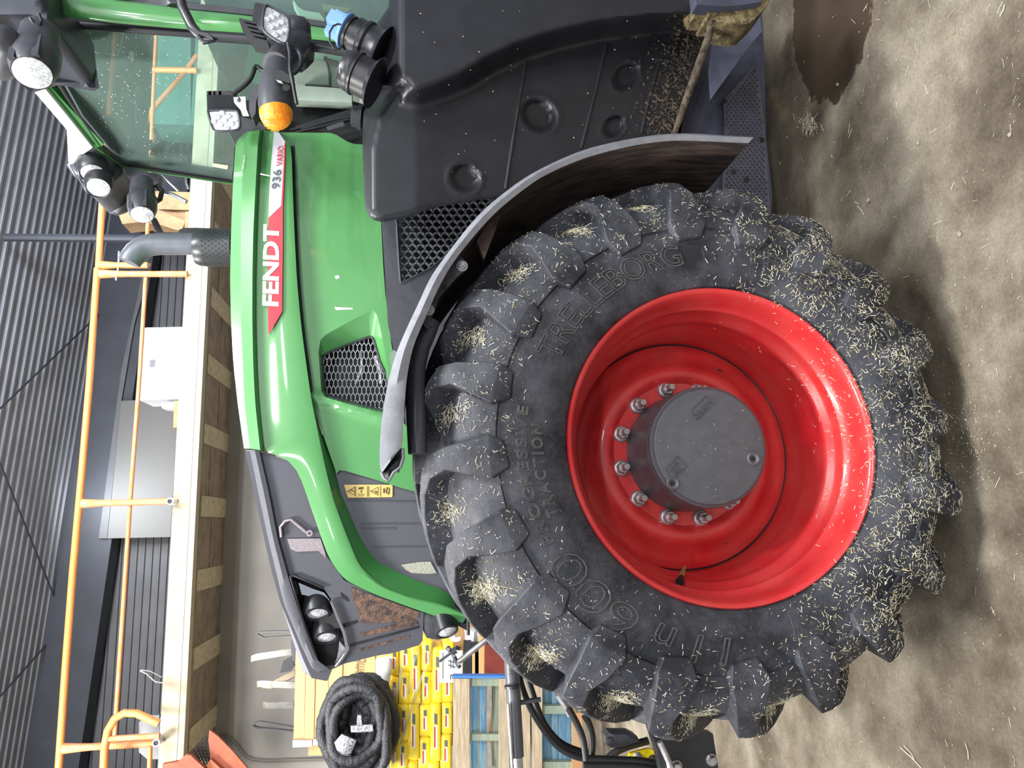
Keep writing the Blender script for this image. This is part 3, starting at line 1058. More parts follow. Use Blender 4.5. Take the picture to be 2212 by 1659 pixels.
def lugmesh():
    yl = [1.950, 1.938, 1.950, 1.982]
    Lp = [(1101, 1007), (1062, 1031), (1007, 1024), (961, 1015)]
    Rp = [(1088, 950), (1056, 940), (1007, 951), (958, 965)]
    top = []
    for l, r_, y in zip(Lp, Rp, yl):
        a, b_ = pol(*l, y), pol(*r_, y)
        top.append([(a[0], y, a[1]), (a[0]*.5+b_[0]*.5, y-.0005, (a[1]+b_[1])/2), (b_[0], y, b_[1])])
    la, ra = top[-1][0][2], top[-1][2][2]
    mid = (la+ra)/2
    hw = (ra-la)/2
    for rr_, y, sh, k in ((.806, 2.02, -.02, 1.0), (.826, 2.075, -.07, 1.0), (.838, 2.15, -.145, .95), (.845, 2.24, -.235, .9), (.846, 2.33, -.32, .85), (.845, 2.36, -.35, .6)):
        top.append([(rr_-.003, y, mid+sh-hw*k), (rr_, y, mid+sh), (rr_-.003, y, mid+sh+hw*k)])
    n = len(top)
    V = []
    F_ = []

    def P(r_, y, a):
        return (math.sin(a)*r_, y, math.cos(a)*r_)
    for i, row in enumerate(top):
        f = min(1, i/5)
        drop = [.002, .012, .03, .05, .066, .075, .08, .08, .08, .08][i]
        inn = [.02, .035, .055, .07, .06, .03, .0, .0, .0, .0][i]
        wd_ = [.0, .010, .014, .018, .02, .02, .02, .02, .02, .02][i]
        (r0, y0, a0), (r1, y1, a1), (r2, y2, a2) = row
        V += [P(r0-drop, y0+inn, a0-wd_), P(r0, y0, a0), P(r1, y1, a1), P(r2, y2, a2), P(r2-drop, y2+inn, a2+wd_)]
    for i in range(n-1):
        for j in range(4):
            F_.append((i*5+j, i*5+j+1, i*5+6+j, i*5+5+j))
    F_.append((0, 1, 2, 3, 4))
    F_.append(tuple((n-1)*5+j for j in (4, 3, 2, 1, 0)))
    me = bpy.data.meshes.new('tread_lug')
    me.from_pydata(V, [], F_)
    b_ = bmesh.new()
    b_.from_mesh(me)
    bmesh.ops.recalc_face_normals(b_, faces=b_.faces)
    es = [e for e in b_.edges if len(e.link_faces) == 2 and e.calc_face_angle(0) > .35]
    bmesh.ops.bevel(b_, geom=es, offset=.0028, segments=1, affect='EDGES', profile=.6)
    b_.to_mesh(me)
    b_.free()
    me.materials.append(M_rub)
    me.shade_smooth()
    me.set_sharp_from_angle(angle=R(20))
    return me


lm = lugmesh()
lmb = lm.copy()
lmb.transform(Matrix.Translation((0, 4.6, 0)) @ Matrix.Scale(-1, 4, (0, 1, 0)))
lmb.flip_normals()
lugs = []
for me_, off in ((lm, 0), (lmb, 9)):
    for k in range(20):
        th = 18*k+off
        if 171 < th < 189:
            continue
        o = bpy.data.objects.new('tread_lug', me_)
        o.location = (TC[0], 0, TC[1])
        o.rotation_euler = (0, R(th), 0)
        link(o, tyre)
        lugs.append(o)
# the bottom lug is pressed flat under the load
o = bpy.data.objects.new('tread_lug', lm)
o.location = (TC[0], 0, TC[1]+.03)
o.rotation_euler = (0, R(180), 0)
link(o, tyre)
lugs.append(o)


def Ysw(r_):
    for (a, ya), (b_, yb) in zip(prof, prof[1:]):
        if a <= r_ <= b_:
            return ya+(yb-ya)*(r_-a)/(b_-a)
    return 1.96


def cen(r_):
    w = sm((r_-.46)/.26)
    return (AX[0]+(TC[0]-AX[0])*w, AX[1]+(TC[1]-AX[1])*w)


cleft('letter', 'TRELLEBORG', cen, Ysw, .530, 26, .082, M_rubm, tyre, th1=80.5, sp=.08)
cleft('letter', 'PROGRESSIVE', cen, Ysw, .567, -27.5, .033, M_rubm, tyre, th1=10, sp=.2)
cleft('letter', 'TRACTION', cen, Ysw, .530, -21.5, .035, M_rubm, tyre, th1=5.5, sp=.28)
cleft('letter', '11n', cen, Ysw, .535, -86, .10, M_rubm, tyre, th1=-65, sp=.5)
cleft('letter', '600', cen, Ysw, .535, -59, .108, M_rubm, tyre, th1=-32, sp=.04)
cleft('letter', 'IF', cen, Ysw, .545, 103.5, .064, M_rubm, tyre, th1=112, sp=.25)
cleft('letter', '600 70 R30', cen, Ysw, .532, 118.5, .084, M_rubm, tyre, th1=197, sp=.14)
# fine radial mould lines
mb = MB()
for a, r0, r1 in ((81, .47, .52), (96, .47, .51), (112, .475, .53), (-50, .47, .54), (-60, .47, .51), (-86, .47, .57), (5, .47, .56), (-106, .50, .57), (88, .54, .57), (45, .47, .5)):
    mb.tube([Vector((cen(q)[0]+math.sin(R(a))*q, Ysw(q)+.001, cen(q)[1]+math.cos(R(a))*q)) for q in (r0, (r0+r1)/2, r1)], .0016, 6)
mb.out('mould_line', M_rubm, tyre)

# ---- rim, disc, studs, hub
A3 = Vector((AX[0], 0, AX[1]))
rim = MB().lathe(A3, (0, 1, 0), [(.458, 2.02), (.463, 2.008), (.463, 2.000), (.459, 1.994), (.453, 1.995), (.446, 2.006), (.441, 2.03), (.438, 2.06), (.434, 2.085), (.424, 2.093), (.421, 2.10), (.424, 2.108), (.426, 2.125),
                                 (.420, 2.142), (.406, 2.155), (.401, 2.168), (.404, 2.18), (.398, 2.2), (.386, 2.225), (.382, 2.26), (.381, 2.36), (.386, 2.45), (.43, 2.55), (.46, 2.6)], 128, closed=False).out('wheel_rim', M_red, TR, 50)
MB().lathe(A3, (0, 1, 0), [(.377, 2.372), (.372, 2.366), (.345, 2.360), (.318, 2.350), (.30, 2.330), (.285, 2.318), (.262, 2.316), (.25, 2.322), (.236, 2.338), (.18, 2.343), (.10, 2.343)], 128, closed=False).out('wheel_disc', M_red, rim, 40)
MB().lathe(A3, (0, 1, 0), [(.377, 2.378), (.3815, 2.372)], 96, closed=False).out('disc_gap', M_dark, rim)


def axp(th, r_, y):
    return Vector((AX[0]+math.sin(R(th))*r_, y, AX[1]+math.cos(R(th))*r_))


mb = MB()
for th in (62, -150, 152, 118):
    pass
for q in ((1553, 804), (1565, 1168)):
    p = W(*q, 2.352)
    MB().lathe(p, (0, 1, 0), [(.0115, 0), (.0115, .012)], 20).out('disc_hole', M_dark, rim)
stud0 = None
for k in range(12):
    th = 18+30*k
    if stud0 is None:
        m1 = MB().lathe((0, 0, 0), (0, -1, 0), [(.027, 0), (.0275, .004), (.024, .009), (.022, .010)], 24)
        m1.lathe((0, 0, 0), (0, -1, 0), [(.0205, .009), (.021, .012), (.021, .027), (.018, .032), (.011, .032)], 6)
        m1.lathe((0, 0, 0), (0, -1, 0), [(.011, .03), (.011, .066), (.0095, .07)], 16)
        me = bpy.data.meshes.new('wheel_nut')
        me.from_pydata(m1.v, [], m1.f)
        me.materials.append(M_steel)
        b_ = bmesh.new()
        b_.from_mesh(me)
        bmesh.ops.recalc_face_normals(b_, faces=b_.faces)
        b_.to_mesh(me)
        b_.free()
        me.shade_smooth()
        me.set_sharp_from_angle(angle=R(35))
        stud0 = me
    o = bpy.data.objects.new('wheel_nut', stud0)
    o.location = axp(th, .218, 2.339)
    o.rotation_euler = (0, R(th*2.3), 0)
    link(o, rim)
# valve stem
vp0, vp1 = W(1468, 1258, 2.13), W(1479, 1225, 2.20)
MB().lathe(vp0, vp1-vp0, [(.013, 0), (.012, .012), (.008, .03), (.007, .036)], 16).out('valve_base', M_hose, rim, 40)
MB().lathe(vp0, vp1-vp0, [(.0075, .03), (.0085, .05), (.0075, .065), (.005, .068), (.0055, .09)], 16).out('valve_stem', M_brass, rim, 40)
hub = MB().lathe(A3, (0, 1, 0), [(0, 2.107), (.168, 2.107), (.174, 2.109), (.176, 2.113), (.180, 2.117), (.184, 2.120), (.1855, 2.126), (.1865, 2.134), (.183, 2.138), (.186, 2.142), (.188, 2.30), (.192, 2.345)], 128).out('wheel_hub', M_hub, TR, 30)
# cover screws and the two embossed plates
for q, rr_ in (((1454, 1044), .0205), ((1628, 991), .0205)):
    p = W(*q, 2.104)
    MB().lathe(p, (0, 1, 0), [(.008, .002), (.012, -.001), (rr_-.004, -.003), (rr_, .0), (rr_, .008)], 28, closed=False).out('cover_screw', M_hub, hub, 40)
    MB().lathe(p, (0, 1, 0), [(.0075, .0015), (.0075, .006)], 6).out('hex_socket', M_dark, hub)


def hubplate(pl_, txt, quads):
    pts = chaikin([tuple(p) for p in resamp(pl_, 15)], 1)
    tp = [W(a, b_, 2.105) for a, b_ in pts]
    MB().tube(tp+[tp[0], tp[1]], .0018, 6, cap=False).out('plate_border', M_hub, hub, 60)
    for t_, q_ in zip(txt, quads):
        text_quad('lettering', t_, q_, 2.107, M_steel if False else M_grey, hub, thick=.004)


hubplate([(1490, 889), (1527, 853), (1542, 868), (1504, 908)], ['DRAIN'], [((1496, 899), (1530, 862), (1537, 868), (1503, 905))])
hubplate([(1437, 1012), (1464, 985), (1484, 1006), (1451, 1036)], ['LEVEL', 'OIL'], [((1444, 1016), (1464, 994), (1470, 999), (1449, 1021)), ((1455, 1021), (1467, 1007), (1473, 1012), (1460, 1026))])

# ---- fender over the front wheel
FO = [(825, 1022), (820, 1010), (820, 960), (825, 899), (837, 828), (855, 762), (880, 706), (906, 651), (928, 601), (956, 561), (1010, 490), (1052, 445), (1110, 400), (1153, 371), (1254, 323), (1356, 300), (1439, 288), (1500, 288), (1566, 293), (1629, 296)]
FI = [(860, 975), (869, 966), (871, 930), (873, 891), (878, 815), (891, 752), (906, 715), (918, 689), (945, 625), (977, 567), (1030, 502), (1077, 451), (1143, 400), (1178, 377), (1265, 338), (1381, 311), (1450, 303), (1500, 304), (1566, 307), (1617, 309)]
n = 90
fo = lerp_poly(FO, n)
fi = lerp_poly(FI, n)
# match by index of control points rather than length
fo, fi = [], []
for i in range(len(FO)-1):
    for j in range(5):
        t = j/5
        fo.append((FO[i][0]*(1-t)+FO[i+1][0]*t, FO[i][1]*(1-t)+FO[i+1][1]*t))
        fi.append((FI[i][0]*(1-t)+FI[i+1][0]*t, FI[i][1]*(1-t)+FI[i+1][1]*t))
fo.append(FO[-1])
fi.append(FI[-1])


def smooth_line(L, it=6):
    for _ in range(it):
        L = [L[0]]+[((a[0]+2*b_[0]+c[0])/4, (a[1]+2*b_[1]+c[1])/4) for a, b_, c in zip(L, L[1:], L[2:])]+[L[-1]]
    return L


fo, fi = smooth_line(fo), smooth_line(fi)
r0 = [W(*p, 1.985) for p in fo]
r1 = [W(*p, 1.975) for p in fi]
rt = [v+Vector((0, .62, 0)) for v in r0]
mid_ = [a.lerp(b_, .5)-Vector((0, .012, 0)) for a, b_ in zip(r0, r1)]
ins = [a.lerp(b_, .72) for a, b_ in zip(r0, r1)]
fen = MB().grid([[v+Vector((0, .03, 0)) for v in r0], r0, mid_, r1, [v+Vector((0, .012, 0)) for v in ins]]).out('fender', M_band, TR, 50, label='light grey edged mudguard over front tyre')
MB().grid([[v+Vector((0, .03, 0)) for v in r0], rt]).out('fender_top', M_band, fen, 50)
a_ = [v+Vector((0, .012, 0)) for v in ins]
b2 = [Vector((v.x, 2.10, v.z)) for v in ins]
c2 = [Vector((v.x, 2.60, v.z)) for v in ins]
MB().grid([a_, b2, c2]).out('fender_underside', M_rust, fen, 60)
patch('flap_hollow', [(824, 1021), (832, 1012), (850, 988), (868, 968), (872, 985), (864, 1009), (850, 1020), (839, 1038), (829, 1032)], 2.0, M_plast, fen, sp=10, thick=.03, rnd=(5, .01))
MB().tube([W(a, b_, 1.985) for a, b_ in ((824, 1020), (829, 1032), (840, 1039), (850, 1021), (865, 1009), (871, 990), (870, 968))], .0045, 8).out('flap_rim', M_band, fen, 60)
# riveted support rail and bent tube under the fender
sup = patch('support_rail', [(991, 548), (1003, 562), (1008, 580), (985, 600), (950, 640), (930, 690), (934, 702), (922, 712), (914, 700), (915, 668), (929, 632), (945, 603), (968, 573)], 2.03, M_navy if False else mat('support_rail_paint', srgb(62, 62, 72), .5, 0, srgb(70, 66, 72), 20), fen, sp=12, thick=.02)
for q in ((998, 575), (926, 670)):
    p = W(*q, 2.03)
    MB().lathe(p, (0, -1, 0), [(.017, 0), (.017, .004), (.011, .004), (.011, .014), (.006, .014), (.006, .02)], 18).out('bolt', M_steel, fen, 35)
for q in ((960, 621), (979, 597), (943, 645)):
    MB().lathe(W(*q, 2.03), (0, -1, 0), [(.007, 0), (.006, .003)], 14).out('rivet', M_dark if q[0] == 960 else M_plastg, fen, 40)
MB().tube(Wl([(931, 692), (920, 722), (908, 750), (899, 790), (897, 850), (900, 920), (903, 980)], 2.08), [.028]*7, 14).out('support_tube', mat('tube_paint', srgb(66, 66, 76), .35), fen, 60)
patch('rubber_flap', [(1046, 560), (1080, 470), (1068, 455), (1052, 480), (1030, 520)], 2.05, M_rust, fen, sp=14, thick=.02)

# ---- hood panels


def hy(px, py, off=0.0):
    Y = 2.83
    for _ in range(3):
        X = W(px, py, Y).x
        Y = 2.83+.30*max(0, .30-X)**2+.03*max(0, X-1.0)**2
    return Y+off


def hl(pts, off):
    return [W(a, b_, hy(a, b_, off)) for a, b_ in pts]


def multi(lines, n=60):
    """resample several polylines of equal control count in step"""
    out = []
    for L in lines:
        m = len(L)-1
        o = []
        for k in range(n+1):
            t = k/n*m
            i = min(m-1, int(t))
            u = t-i
            o.append((L[i][0]*(1-u)+L[i+1][0]*u, L[i][1]*(1-u)+L[i+1][1]*u))
        out.append(smooth_line(o, 3))
    return out


Sl = [(532, 284), (509, 306), (503, 402), (499, 503), (497, 600), (499, 700), (505, 790), (513, 870), (527, 969)]
C1 = [(538, 284), (526, 305), (523, 402), (520, 503), (520, 600), (521, 700), (524, 790), (528, 870), (540, 969)]
C2 = [(561, 281), (557, 310), (552, 402), (547, 503), (545, 600), (545, 700), (547, 790), (551, 870), (562, 972)]
C3 = [(569, 281), (565, 310), (559, 402), (556, 503), (553, 600), (553, 700), (556, 790), (561, 870), (571, 976)]
LL = [(603, 284), (630, 316), (632, 402), (636, 503), (641, 600), (650, 700), (662, 790), (673, 866), (690, 930)]
s_, c1, c2_, c3, l_ = multi([Sl, C1, C2, C3, LL])
s_w = hl(s_, .075)
far = [Vector((v.x, 6.5-v.y, v.z+.0)) for v in s_w]
ridge = [Vector((v.x, 3.25, v.z+.05)) for v in s_w]
hood = MB().grid([far, ridge, s_w, hl(c1, .004), hl(c2_, -.026), hl(c3, .006)]).out('hood_top', M_green, TR, 16, label='bright green upper hood')
# side band and the long arm that sweeps down to the fog lamp
c3e = C3[:-1]+[(571, 976), (600, 984), (621, 994), (638, 1012), (652, 1040), (677, 1113), (710, 1206), (743, 1252), (804, 1282), (880, 1310), (940, 1331), (1000, 1346)]
lle = LL[:-1]+[(683, 915), (688, 940), (694, 970), (701, 1003), (710, 1040), (722, 1085), (748, 1155), (777, 1225), (826, 1267), (890, 1291), (950, 1304), (1010, 1328)]
dr = LL[:-1]+[(690, 920), (702, 955), (713, 985), (724, 1018), (734, 1058), (756, 1105), (782, 1165), (812, 1208), (860, 1232), (920, 1258), (960, 1272), (1008, 1322)]
ce, le, de = multi([c3e, lle, dr], 110)
mid1 = [((a[0]*.6+b_[0]*.4), (a[1]*.6+b_[1]*.4)) for a, b_ in zip(ce, le)]
band = MB().grid([hl(ce, .004), hl(mid1, -.007), hl([((a[0]*.15+b_[0]*.85), (a[1]*.15+b_[1]*.85)) for a, b_ in zip(ce, le)], -.010), hl(le, -.006), hl(le, .022)]).out('hood_arm', M_green, TR, 28)
MB().grid([hl(le, -.002), hl(de, .055)]).out('arm_underside', M_greend, band, 40)  # darker green puts the shade of the down-facing fold into its colour
MB().lathe(W(995, 1303, hy(995, 1303, -.02)), (0, -1, 0), [(.0, -.004), (.02, -.004), (.024, .004), (.027, .004), (.027, -.01)], 24).out('bolt_recess', M_dark, band, 40)
MB().lathe(W(996, 1303, hy(996, 1303, -.02)), (0, -1, 0), [(.011, 0), (.011, .012), (.006, .014)], 6).out('bolt', M_steel, band, 40)

MB().tube(hl([(a+2.5, b_) for a, b_ in smooth_line(lerp_poly(LL[1:-1], 40))], .028), .006, 6).out('gap_shadow_line', M_dark, band)  # dark tube laid along the band's edge to draw its shadow line
# lower side panel with its vent
crease = [(556, 810), (615, 833), (670, 856), (716, 866), (760, 880), (827, 901), (880, 915)]
Ho = [(692, 735), (705, 722), (750, 697), (795, 674), (808, 671), (816, 684), (826, 730), (836, 790), (840, 830), (834, 893), (760, 875), (703, 858), (694, 845), (688, 760)]


def h2y(px, py):
    d = pdist(px, py, crease, False)
    return hy(px, py, .035)-.018*math.exp(-(d/13)**2)


side = patch('side_panel', [(600, 286), (713, 287), (726, 291), (749, 305), (765, 311), (783, 312), (800, 350), (823, 480), (828, 575), (832, 630), (838, 680), (845, 740), (856, 800), (870, 870), (873, 916), (893, 921), (900, 960), (906, 1010), (908, 1065),
                           (867, 1054), (804, 1034), (745, 1017), (733, 1016), (727, 1023), (705, 960), (676, 880), (655, 740), (640, 600), (632, 480), (628, 402), (626, 316)], h2y, M_green, TR, sp=9, thick=.012, holes=[Ho], smooth=45)
Gi = [(697, 772), (708, 762), (752, 744), (797, 728), (804, 730), (809, 739), (822, 785), (834, 810), (838, 835), (830, 888), (760, 869), (704, 852), (700, 842), (698, 800)]
MB().grid([[W(a, b_, h2y(a, b_)) for a, b_ in Ho+[Ho[0]]], [W(a, b_, hy(a, b_, .085)) for a, b_ in Gi+[Gi[0]]]]).out('vent_recess', M_green, side, 60)
gw = [W(a, b_, hy(a, b_, .08)) for a, b_ in Gi]
MB().tube(gw+[gw[0]], .0045, 6, cap=False).out('vent_frame', M_plastg, side, 60)


def hexmesh(name, poly, depthf, mt, parent, ax, ay, wpx, th=.008, thick=None):
    """lattice of hexagonal openings; ax, ay = cell pitch along picture x and y, in pixels"""
    xs = [p[0] for p in poly]
    ys = [p[1] for p in poly]
    seen = set()
    mb = MB()
    i0 = 0
    y = min(ys)-ay
    j = 0
    while y < max(ys)+ay:
        x = min(xs)-ax+(ax/2 if j % 2 else 0)
        while x < max(xs)+ax:
            hx = [(x+ax/2, y-ay*.17*1.0), (x+ax/2, y+ay*.17), (x, y+ay*.5), (x-ax/2, y+ay*.17), (x-ax/2, y-ay*.17), (x, y-ay*.5)]
            for k in range(6):
                a, b_ = hx[k], hx[(k+1) % 6]
                m = ((a[0]+b_[0])/2, (a[1]+b_[1])/2)
                key = (round(m[0]*2), round(m[1]*2))
                if key in seen or not inpoly(m[0], m[1], poly):
                    continue
                seen.add(key)
                dx, dy = b_[0]-a[0], b_[1]-a[1]
                L = math.hypot(dx, dy) or 1
                nx, ny = -dy/L*wpx/2, dx/L*wpx/2
                ex, ey = dx/L*wpx*.3, dy/L*wpx*.3
                q = [(a[0]+nx-ex, a[1]+ny-ey), (b_[0]+nx+ex, b_[1]+ny+ey), (b_[0]-nx+ex, b_[1]-ny+ey), (a[0]-nx-ex, a[1]-ny-ey)]
                V = [W(u, v, depthf(u, v)) for u, v in q]
                V += [v+Vector((0, th, 0)) for v in V]
                mb.add(V, [(0, 1, 2, 3), (0, 4, 5, 1), (1, 5, 6, 2), (2, 6, 7, 3), (3, 7, 4, 0)])
            x += ax
        y += ay*.67
        j += 1
    return mb.out(name, mt, parent, kind='stuff')


def hexrot(poly):
    return poly


M_grl = mat('light_grey_lattice', srgb(150, 152, 156), .4)
hexmesh('vent_lattice', Gi, lambda x, y: hy(x, y, .082), M_grl, side, 9.4, 23, 1.6, .004)
# decal, lettering
dd = lambda x, y: hy(x, y, -.0165)
dsil = patch('silver_decal', [(592, 285), (602, 286), (616, 306), (614, 330), (610, 400), (607, 445), (580, 470), (581, 430), (585, 360)], dd, M_decsil, band, sp=10, thick=.001)
dred = patch('red_decal', [(617, 308), (614, 380), (611, 447), (611, 520), (610, 600), (609.5, 673), (579.6, 724), (578, 630), (578.5, 550), (580, 471), (607, 446), (611, 380), (614.3, 308)], dd, M_decred, band, sp=8, thick=.001)
d2 = lambda x, y: hy(x, y, -.0185)
text_quad('lettering', 'FENDT', ((566.5, 665), (569, 484), (603, 481), (602, 662)), d2, M_white, dred, bold=.035, shear=.12, thick=.001)
text_quad('lettering', '936', ((586, 408), (590, 367), (608, 366), (604, 407)), d2, M_decgry, dsil, bold=.01, thick=.001)
text_quad('lettering', 'VARIO', ((596.5, 358), (600, 316), (613, 315), (610.5, 357)), d2, M_decred, dsil, bold=.004, thick=.001)
text_quad('lettering', 'FENDT', ((522, 367), (527, 333), (530.5, 333), (526, 367)), lambda x, y: hy(x, y, -.006), M_white, hood, shear=.3, thick=.001)
# scratches and bird-dropping marks
for q, mt_ in (([(723, 663), (762, 665), (763, 668), (725, 670)], M_decsil), ([(723, 597), (731, 594), (734, 600), (726, 603)], M_white), ([(562, 374), (583, 379), (583, 381), (562, 377)], M_white)):
    patch('scuff_mark', q, (lambda x, y: h2y(x, y)-.0015) if q[0][0] > 640 else (lambda x, y: hy(x, y, -.0185)), mt_, side, sp=12, thick=.001)

# ---- front cowl in fine dark mesh
cowl = patch('front_cowl', [(529, 973), (571, 978), (621, 995), (638, 1014), (652, 1042), (677, 1114), (710, 1207), (743, 1253), (804, 1283), (880, 1311), (915, 1324), (913, 1385), (905, 1394), (849, 1411), (816, 1416), (743, 1434), (718, 1446),
                           (707, 1471), (673, 1465), (655, 1425), (642, 1391), (606, 1302), (588, 1239), (571, 1166), (548, 1062)], lambda x, y: hy(x, y, .016), M_mesh, TR, sp=15, thick=.01, smooth=45,
             holes=[[(629, 1249), (634, 1243), (700, 1272), (716, 1296), (745, 1366), (755, 1404), (728, 1438), (704, 1442), (688, 1432), (652, 1333)]])
g0 = [(529, 973), (548, 1062), (571, 1166), (606, 1302), (642, 1391), (673, 1465), (704, 1471)]
g1 = [(541, 972), (559, 1062), (581, 1166), (613, 1300), (650, 1389), (674, 1440), (690, 1450)]
g2 = [(560, 974), (580, 1062), (600, 1166), (622, 1245), (650, 1335), (684, 1425), (712, 1446)]
a1, a2, a3 = multi([g0, g1, g2], 60)
w1 = hl(a1, .07)
MB().grid([[Vector((v.x, 3.25, v.z+.05)) for v in w1], w1, hl(a2, .008)]).out('cowl_edge', mat('cowl_edge_print', srgb(98, 99, 106), .55), cowl, 30)
MB().grid([hl(a2, .008), hl([((a[0]+b_[0])/2, (a[1]+b_[1])/2) for a, b_ in zip(a2, a3)], -.004), hl(a3, .0), hl(a3, .03)]).out('cowl_rib', M_mesh, cowl, 40)
# things seen behind the mesh: bracket plate and rod
patch('bracket_plate', [(620, 1164), (692, 1163), (701, 1190), (705, 1206), (688, 1190), (640, 1192), (628, 1186)], lambda x, y: hy(x, y, .010), M_pinkst, cowl, sp=12, thick=.004)
MB().tube([W(a, b_, hy(a, b_, .006)) for a, b_ in ((668, 1152), (660, 1148), (628, 1122), (616, 1126), (606, 1138), (608, 1160))], .006, 8).out('bracket_rod', M_pinkst, cowl, 60)
MB().lathe(W(669, 1152, hy(669, 1152, .004)), (0, -1, 0), [(.005, 0), (.012, 0), (.012, .006), (.005, .006)], 16, closed=False).out('bracket_eye', M_pinkst, cowl, 40)
patch('screen_panel', [(757, 1268), (804, 1286), (876, 1311), (905, 1322), (904, 1334), (850, 1345), (780, 1345), (774, 1322), (764, 1300)], lambda x, y: hy(x, y, .013), M_copper, cowl, sp=14, thick=.003)
for q in ([(776, 1369), (890, 1337), (902, 1344), (902, 1350), (780, 1376)], [(772, 1403), (884, 1372), (884, 1376), (774, 1408)]):
    patch('screen_slot', q, lambda x, y: hy(x, y, .013), M_copper, cowl, sp=14, thick=.003)
for q in ([(737, 1348), (771, 1340), (771, 1346), (739, 1358)], [(735, 1280), (750, 1292), (752, 1300), (738, 1292)], [(755, 1392), (905, 1352), (905, 1357), (757, 1397)]):
    patch('cowl_slot', q, lambda x, y: hy(x, y, .0125), M_dark, cowl, sp=14, thick=.003)
# headlamp unit
hd = lambda x, y: hy(x, y, .075)
hs = patch('headlight', [(625, 1238), (702, 1266), (720, 1290), (748, 1362), (758, 1404), (728, 1442), (702, 1445), (684, 1434), (648, 1334)], hd, M_dark, TR, sp=15, thick=.02)
patch('chrome_trim', [(627, 1243), (634, 1254), (676, 1272), (700, 1280), (712, 1296), (713, 1300), (680, 1290), (640, 1282), (632, 1262)], lambda x, y: hy(x, y, .045), M_chrome, hs, sp=12, thick=.01)
MB().tube([W(a, b_, hy(a, b_, .0)) for a, b_ in ((715, 1297), (728, 1330), (743, 1366), (751, 1402), (740, 1420), (726, 1438))], .0075, 8).out('chrome_trim', M_chrome, hs, 60)
MB().tube([W(a, b_, hy(a, b_, .005)) for a, b_ in ((700, 1270), (675, 1259), (634, 1243), (627, 1244), (652, 1333), (687, 1430), (703, 1441), (726, 1438))], .005, 8).out('headlight_bezel', M_plast, hs, 60)
patch('trim_panel', [(733, 1385), (750, 1404), (737, 1422), (726, 1436), (722, 1434), (728, 1420), (731, 1405)], lambda x, y: hy(x, y, .03), M_steel, hs, sp=12, thick=.01)
for (cx_, cy_, rr_) in ((686, 1326, .038), (705, 1377, .036)):
    c = W(cx_, cy_, hy(cx_, cy_, .03))
    n_ = Vector((-1.1, -.9, -.15)).normalized()
    MB().lathe(c, n_, [(rr_*1.5, -.07), (rr_*1.45, -.02), (rr_*1.28, .004), (rr_*1.05, .006), (rr_*1.0, -.002)], 36, closed=False).out('lamp_bezel', M_plast, hs, 50)
    MB().lathe(c, n_, [(0, .004), (rr_*.5, .003), (rr_, -.003)], 36, closed=False).out('lamp_lens', M_lens, hs, 50)
# fog lamp and its housing
fg = patch('fog_lamp', [(911, 1323), (1000, 1347), (1012, 1345), (1016, 1340), (1008, 1362), (990, 1352), (982, 1360), (962, 1378), (945, 1382), (922, 1378), (914, 1362)], lambda x, y: hy(x, y, .01), M_plastg, TR, sp=12, thick=.10, rnd=(6, .012), smooth=60)
c = W(966, 1366, hy(966, 1366, -.03))
n_ = Vector((-1.1, -.8, -.3)).normalized()
MB().lathe(c, n_, [(.046, -.10), (.048, -.03), (.045, .0), (.039, .002), (.037, -.006)], 36, closed=False).out('lamp_bezel', M_plast, fg, 50)
MB().lathe(c, n_, [(0, .006), (.024, .004), (.038, -.004)], 36, closed=False).out('lamp_lens', M_lens, fg, 50)
MB().tube([W(1011, 1330, 2.95), W(1012, 1372, 2.95)], .006, 6).out('trim_gap', M_dark, fg)

# ---- dark grille between arm and wheel, with warning stickers
gr = patch('side_grille', [(724, 1018), (733, 1014), (745, 1015), (804, 1032), (867, 1052), (925, 1068), (935, 1180), (990, 1290), (985, 1290), (920, 1262), (860, 1236), (812, 1212), (778, 1165), (752, 1105), (735, 1062)], lambda x, y: hy(x, y, .05), M_mesh, TR, sp=15, thick=.01)
patch('lower_apron', [(900, 1060), (1010, 1040), (1080, 1250), (1030, 1340), (1002, 1300), (985, 1288), (935, 1180)], 2.97, M_plastg, gr, sp=30, thick=.02)
patch('radiator_screen', [(866, 1220), (905, 1214), (930, 1213), (943, 1238), (925, 1240), (890, 1238), (878, 1232)], lambda x, y: hy(x, y, .046), mat('galvanised_screen', srgb(176, 176, 160), .6, 0, srgb(120, 120, 108), 300), gr, sp=12, thick=.003)
for ya, yb, x0, x1 in ((1131, 1131, 780, 930), (1141, 1141, 780, 855), (1080, 1084, 748, 925), (1181, 1180, 805, 930)):
    MB().tube([W(x0, ya, hy(x0, ya, .048)), W((x0+x1)/2, (ya+yb)/2, hy((x0+x1)/2, ya, .048)), W(x1, yb, hy(x1, yb, .048))], .002, 6).out('grille_rib', M_mesh, gr)
stk = patch('warning_sticker', [(743, 1047), (846, 1047), (848, 1049), (848, 1072), (846, 1074), (752, 1075)], lambda x, y: hy(x, y, .046), M_stick, gr, sp=12, thick=.001)


def inkline(pts, w_=.0022):
    MB().tube([W(a, b_, hy(a, b_, .0445)) for a, b_ in pts], w_/2, 4).out('sticker_print', M_ink, stk)


for x0, x1 in ((750, 766), (800, 816)):
    inkline([(x0, 1061), (x1, 1052), (x1, 1070), (x0, 1061)])
for x in (767.5, 793, 796, 821.5):
    inkline([(x, 1050), (x, 1073)], .0016)
inkline([(755, 1061), (760, 1058), (764, 1062)], .004)
inkline([(808, 1061), (814, 1063), (811, 1065)], .004)
inkline([(774, 1055), (784, 1054)], .008)
inkline([(780, 1059), (780, 1064)], .003)
inkline([(775, 1067), (785, 1067), (785, 1071), (775, 1071), (775, 1067)], .0015)
inkline([(829, 1055), (829, 1065)], .005)
inkline([(835, 1053), (841, 1055), (839, 1068), (834, 1064), (836, 1054)], .003)

